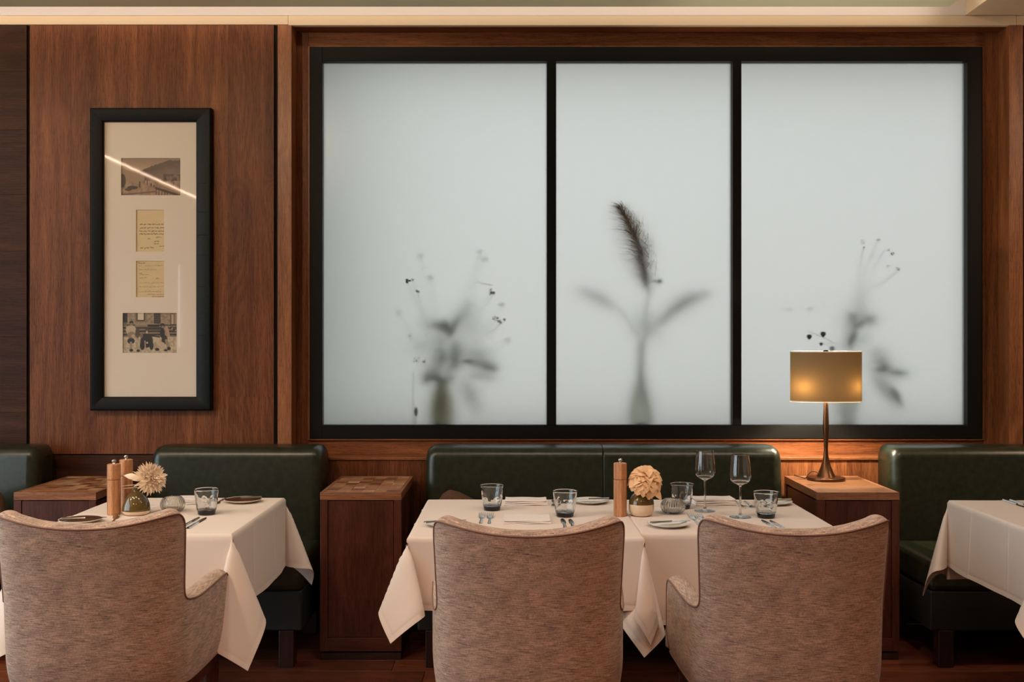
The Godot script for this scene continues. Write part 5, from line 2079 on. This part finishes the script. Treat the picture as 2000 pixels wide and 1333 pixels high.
	for q in [[Vector3(-0.3106, 1.378, -5.155), Vector3(0.0305, 0.0407, 0.0), 2], [Vector3(-0.2908, 1.4163, -5.165), Vector3(0.0357, 0.0561, 0.0), 0], [Vector3(-0.3211, 1.4163, -5.16), Vector3(-0.0255, 0.0459, 0.0), 0], [Vector3(-0.337, 1.4164, -5.17), Vector3(-0.0766, 0.0204, 0.0), 1], [Vector3(-0.2803, 1.2888, -5.16), Vector3(0.0102, -0.0561, 0.0), 0], [Vector3(-0.3511, 1.1745, -5.152), Vector3(-0.056, -0.0153, 0.0), 2], [Vector3(-0.3258, 1.1667, -5.155), Vector3(-0.0356, -0.0255, 0.0), 3], [Vector3(-0.4124, 1.1922, -5.155), Vector3(-0.0255, -0.0407, 0.0), 3], [Vector3(-0.1526, 1.233, -5.15), Vector3(0.056, -0.0102, 0.0), 2], [Vector3(-0.1144, 1.2229, -5.148), Vector3(0.0407, -0.0102, 0.0), 0], [Vector3(-0.2551, 1.2505, -5.165), Vector3(0.102, -0.0102, 0.0), 1]]:
		var lf := Shape.new()
		var a: Vector3 = q[0] - foot
		lf.leaf(a, a + q[1], 0.028, Vector3(rng.randf_range(-0.4, 0.4), 0.3, 1), 0.12)
		part("leaf", lf, M["leaf_%d" % q[2]], b)
	for k in 30:
		var lf := Shape.new()
		var a := Vector3(rng.randfn(0.02, 0.04), rng.randfn(0.17, 0.09), rng.randf_range(-0.06, 0.04))
		lf.leaf(a, a + Vector3(rng.randf_range(-0.05, 0.05), rng.randf_range(-0.02, 0.05), rng.randf_range(-0.02, 0.02)), 0.02, Vector3(rng.randf_range(-0.5, 0.5), 0.3, 1), 0.12)
		part("leaf", lf, M["leaf_%d" % rng.randi_range(0, 3)], b)
	var pod := Shape.new()
	pod.ball(Vector3.ZERO, Vector3(0.009, 0.024, 0.009), 12)
	pod.tube([Vector3(0, -0.02, 0), Vector3(-0.004, -0.0625, 0)], [0.0015], 5)
	var pb := Vector3(-0.4714, 0.9996, -5.105)
	var pd := thing("seed_pod", "small brown seed pod standing at the foot of the left pane", "seed pod", Vector3(pb.x, sill + 0.064, pb.z))
	part("pod", pod, M.leaf_3, pd)
	var stake := Shape.new()
	stake.tube([Vector3(0, 0, 0), Vector3(0.001, 0.26, 0.0)], [0.0012], 5)
	part("stalk", stake, M.stem, pd).position = Vector3(-0.016, -0.062, -0.01)

	# ---- middle window: pampas in a bottle-shaped glass vase
	tall_vase("bottle-shaped glass vase blurred behind the middle window pane", Vector3(0.6408, sill, -5.17), [Vector2(0.03, 0.001), Vector2(0.048, 0.01), Vector2(0.061, 0.045), Vector2(0.062, 0.085), Vector2(0.052, 0.15), Vector2(0.036, 0.21), Vector2(0.022, 0.27), Vector2(0.0175, 0.33), Vector2(0.018, 0.38), Vector2(0.021, 0.40)], M.vase_glass, "glass_vase")
	foot = Vector3(0.6408, sill + 0.02, -5.17)
	b = thing("pampas_bunch", "tall brown pampas plume with two side plumes behind the middle pane", "flowers", foot)
	st = Shape.new()
	sprig(st, [Vector3(0.045, 0.0, 0), Vector3(0.02, 0.11, 0), Vector3(-0.006, 0.22, 0), Vector3(0.004, 0.38, 0.01), Vector3(0.6676, 1.5182, -5.16) - foot, Vector3(0.6765, 1.6196, -5.15) - foot], 0.0032)
	sprig(st, [Vector3(-0.05, 0.0, 0), Vector3(-0.03, 0.1, 0), Vector3(0.0, 0.22, 0), Vector3(0.012, 0.38, 0.0), Vector3(0.7447, 1.4553, -5.2) - foot], 0.0028)
	sprig(st, [Vector3(0.0, 0.06, 0), Vector3(0.0, 0.22, 0), Vector3(-0.004, 0.38, 0.0), Vector3(0.5844, 1.4474, -5.19) - foot, Vector3(0.4879, 1.54, -5.2) - foot], 0.0022)
	sprig(st, [Vector3(0.01, 0.06, 0), Vector3(0.004, 0.22, 0), Vector3(0.012, 0.40, 0.0), Vector3(0.6803, 1.5683, -5.14) - foot, Vector3(0.7289, 1.6461, -5.125) - foot], 0.0016)
	sprig(st, [Vector3(0.5381, 1.5124, -5.14) - foot, Vector3(0.5708, 1.4621, -5.16) - foot, Vector3(0.6139, 1.3781, -5.18) - foot], 0.0018)
	part("stem", st, M.leaf_1, b)
	var pl := Shape.new()
	plume(pl, Vector3(0.6714, 1.5941, -5.15) - foot, Vector3(0.5261, 2.0095, -5.097) - foot, Vector3(0.03, 0.012, 0.0), 0.105, 1300, 5, Vector3(-0.4, -0.35, 0.0))
	part("plume", pl, M.pampas, b)
	pl = Shape.new()
	plume(pl, Vector3(0.7279, 1.4371, -5.19) - foot, Vector3(0.9685, 1.5928, -5.23) - foot, Vector3(-0.01, 0.02, 0), 0.06, 480, 6, Vector3(0.2, -0.3, 0.0))
	part("plume", pl, M.pampas, b)
	pl = Shape.new()
	plume(pl, Vector3(0.5264, 1.5066, -5.2) - foot, Vector3(0.337, 1.6119, -5.25) - foot, Vector3(0.01, 0.012, 0), 0.05, 260, 7, Vector3(-0.2, -0.3, 0.0))
	part("plume", pl, M.pampas, b)
	sd = Shape.new()
	sd.ball(Vector3(0.7279, 1.6457, -5.118) - foot, Vector3(0.013, 0.011, 0.01), 10)
	sd.ball(Vector3(0.7029, 1.6458, -5.12) - foot, Vector3(0.012, 0.006, 0.006), 8)
	part("seed_head", sd, M.leaf_0, b)
	for q in [[Vector3(0.6804, 1.4191, -5.382), Vector3(-0.0372, 0.1223, 0.0), 0], [Vector3(0.6884, 1.392, -5.321), Vector3(0.0105, 0.1314, 0.0), 0], [Vector3(0.6659, 1.3659, -5.351), Vector3(-0.0211, 0.1057, 0.0), 1], [Vector3(0.7001, 1.4179, -5.29), Vector3(0.0366, -0.047, 0.0), 1]]:
		var lf := Shape.new()
		var a: Vector3 = q[0] - foot
		lf.leaf(a, a + q[1], 0.03, Vector3(0.2, 0.1, 1), 0.08)
		part("leaf", lf, M["leaf_%d" % q[2]], b)

	# ---- right window: bouquet behind the lamp
	tall_vase("rounded glass vase blurred behind the right window pane and lamp", Vector3(1.6646, sill, -5.17), [Vector2(0.026, 0.001), Vector2(0.034, 0.01), Vector2(0.046, 0.06), Vector2(0.058, 0.12), Vector2(0.06, 0.15), Vector2(0.048, 0.19), Vector2(0.042, 0.2)], M.vase_glass, "glass_vase")
	foot = Vector3(1.6646, sill + 0.03, -5.17)
	b = thing("dried_bouquet", "dried bouquet with umbels and heart-shaped pods behind the right pane", "flowers", foot)
	st = Shape.new()
	sd = Shape.new()
	var root := Vector3(0, 0.12, 0)
	for q in [[Vector3(1.7022, 1.5182, -5.16), Vector3(1.7151, 1.7199, -5.13), Vector3(1.7277, 1.8084, -5.1)], [Vector3(1.7582, 1.6201, -5.16), Vector3(1.8103, 1.7571, -5.12), Vector3(1.831, 1.7958, -5.1)], [Vector3(1.7616, 1.5823, -5.17), Vector3(1.8367, 1.6439, -5.13), Vector3(1.8926, 1.6932, -5.11)], [Vector3(1.7396, 1.6704, -5.15), Vector3(1.7733, 1.7705, -5.13), Vector3(1.801, 1.8469, -5.108)]]:
		sprig(st, [root, Vector3(1.692, 1.3143, -5.16) - foot, q[0] - foot, q[1] - foot, q[2] - foot], 0.0013)
	for hd in [[Vector3(1.7254, 1.8394, -5.108), 8, 0.013, 0.0026], [Vector3(1.7282, 1.8103, -5.094), 3, 0.003, 0.0038], [Vector3(1.7982, 1.8512, -5.1), 6, 0.009, 0.003], [Vector3(1.8439, 1.7978, -5.094), 4, 0.008, 0.003], [Vector3(1.8691, 1.7776, -5.094), 8, 0.009, 0.0032], [Vector3(1.8536, 1.7177, -5.1), 6, 0.012, 0.0026], [Vector3(1.8932, 1.705, -5.098), 12, 0.012, 0.0028], [Vector3(1.7733, 1.7756, -5.13), 6, 0.012, 0.0026], [Vector3(1.3553, 1.502, -5.13), 7, 0.014, 0.003], [Vector3(1.4722, 1.5175, -5.14), 7, 0.014, 0.004]]:
		seeds(sd, hd[0] - foot, hd[1], hd[2], hd[3], rng.randi())
	sprig(st, [root, Vector3(1.6499, 1.2891, -5.14) - foot, Vector3(1.5741, 1.345, -5.1) - foot, Vector3(1.5099, 1.3752, -5.096) - foot, Vector3(1.4557, 1.3979, -5.1) - foot], 0.0011)
	sprig(st, [Vector3(1.5741, 1.345, -5.1) - foot, Vector3(1.5404, 1.3349, -5.097) - foot, Vector3(1.5175, 1.3399, -5.096) - foot], 0.0009)
	part("stem", st, M.leaf_2, b)
	part("seed_head", sd, M.seed, b)
	for q in [[Vector3(1.4587, 1.3701, -5.093), 0.0135], [Vector3(1.5266, 1.3827, -5.093), 0.0145], [Vector3(1.5172, 1.3349, -5.095), 0.0095], [Vector3(1.5746, 1.3121, -5.11), 0.014]]:
		var s := Shape.new()
		var at: Vector3 = q[0] - foot
		var rows := []
		for i in 9:
			var th := PI * i / 8.0
			var row := PackedVector3Array()
			for j in 17:
				var ph := TAU * j / 16.0
				var r: float = q[1] * sin(th) * (0.75 + 0.3 * (1.0 - cos(th)) * 0.5 + 0.2 * -cos(th))
				row.append(at + Vector3(r * cos(ph), -cos(th) * q[1] * 0.95, -r * sin(ph) * 0.3))
			rows.append(row)
		s.grid(rows, [], false, true)
		part("pod", s, M.seed, b)
	for q in [[Vector3(1.7137, 1.4175, -5.258), Vector3(-0.0364, 0.0935, 0.0), 1], [Vector3(1.7553, 1.4642, -5.258), Vector3(0.0364, 0.0519, 0.0), 3], [Vector3(1.7868, 1.438, -5.244), Vector3(0.0518, 0.0414, 0.0), 2], [Vector3(1.7038, 1.3654, -5.196), Vector3(-0.0103, 0.1026, 0.0), 0], [Vector3(1.7602, 1.4526, -5.196), Vector3(0.0462, -0.0154, 0.0), 0], [Vector3(1.745, 1.4179, -5.29), Vector3(0.0157, 0.1045, 0.0), 2], [Vector3(1.6787, 1.3039, -5.182), Vector3(-0.0051, 0.0921, 0.0), 0], [Vector3(1.7449, 1.3448, -5.258), Vector3(0.0467, 0.0364, 0.0), 2], [Vector3(1.7916, 1.2877, -5.258), Vector3(0.0935, 0.026, 0.0), 2], [Vector3(1.7965, 1.2519, -5.227), Vector3(0.1032, 0.0155, 0.0), 1], [Vector3(1.8271, 1.2323, -5.182), Vector3(0.0614, -0.0051, 0.0), 0], [Vector3(1.8637, 1.2055, -5.227), Vector3(0.1342, -0.0155, 0.0), 2], [Vector3(1.8025, 1.2194, -5.29), Vector3(0.1567, -0.0313, 0.0), 0], [Vector3(1.8069, 1.1693, -5.227), Vector3(0.1136, -0.1342, 0.0), 2], [Vector3(1.8637, 1.128, -5.227), Vector3(0.0878, -0.1187, 0.0), 2], [Vector3(1.8176, 1.189, -5.258), Vector3(0.0779, -0.0779, 0.0), 1], [Vector3(1.6912, 1.2866, -5.351), Vector3(0.0528, 0.1585, 0.0), 2], [Vector3(1.7546, 1.5244, -5.351), Vector3(0.0264, 0.0793, 0.0), 2]]:
		var lf := Shape.new()
		var a: Vector3 = q[0] - foot
		lf.leaf(a, a + q[1] + Vector3(0, 0, rng.randf_range(-0.02, 0.01)), 0.034, Vector3(rng.randf_range(-0.3, 0.3), 0.2, 1), 0.1)
		part("leaf", lf, M["leaf_%d" % q[2]], b)
	for q in [[Vector3(1.692, 1.4468, -5.16), Vector3(-0.0204, 0.0612, 0.0), 1], [Vector3(1.7107, 1.4162, -5.155), Vector3(0.0356, 0.0356, 0.0), 0], [Vector3(1.7548, 1.4568, -5.15), Vector3(0.0356, 0.0203, 0.0), 2], [Vector3(1.6651, 1.3145, -5.14), Vector3(0.0051, 0.0761, 0.0), 0], [Vector3(1.6887, 1.3551, -5.15), Vector3(0.0153, 0.056, 0.0), 2], [Vector3(1.8181, 1.2281, -5.142), Vector3(0.0355, -0.0203, 0.0), 0], [Vector3(1.8413, 1.2178, -5.15), Vector3(-0.0509, -0.0102, 0.0), 1], [Vector3(1.8583, 1.2024, -5.155), Vector3(0.112, -0.0153, 0.0), 2], [Vector3(1.8729, 1.136, -5.16), Vector3(0.0663, -0.1121, 0.0), 2]]:
		var lf := Shape.new()
		var a: Vector3 = q[0] - foot
		lf.leaf(a, a + q[1], 0.026, Vector3(rng.randf_range(-0.3, 0.3), 0.2, 1), 0.1)
		part("leaf", lf, M["leaf_%d" % q[2]], b)
	part("stalk", _stalk_leaf(foot), M.leaf_2, b)


func _stalk_leaf(foot: Vector3) -> Shape:
	var s := Shape.new()
	s.tube([Vector3(1.692, 1.2634, -5.16) - foot, Vector3(1.7768, 1.2079, -5.14) - foot, Vector3(1.8747, 1.1929, -5.13) - foot], [0.0016], 5)
	return s
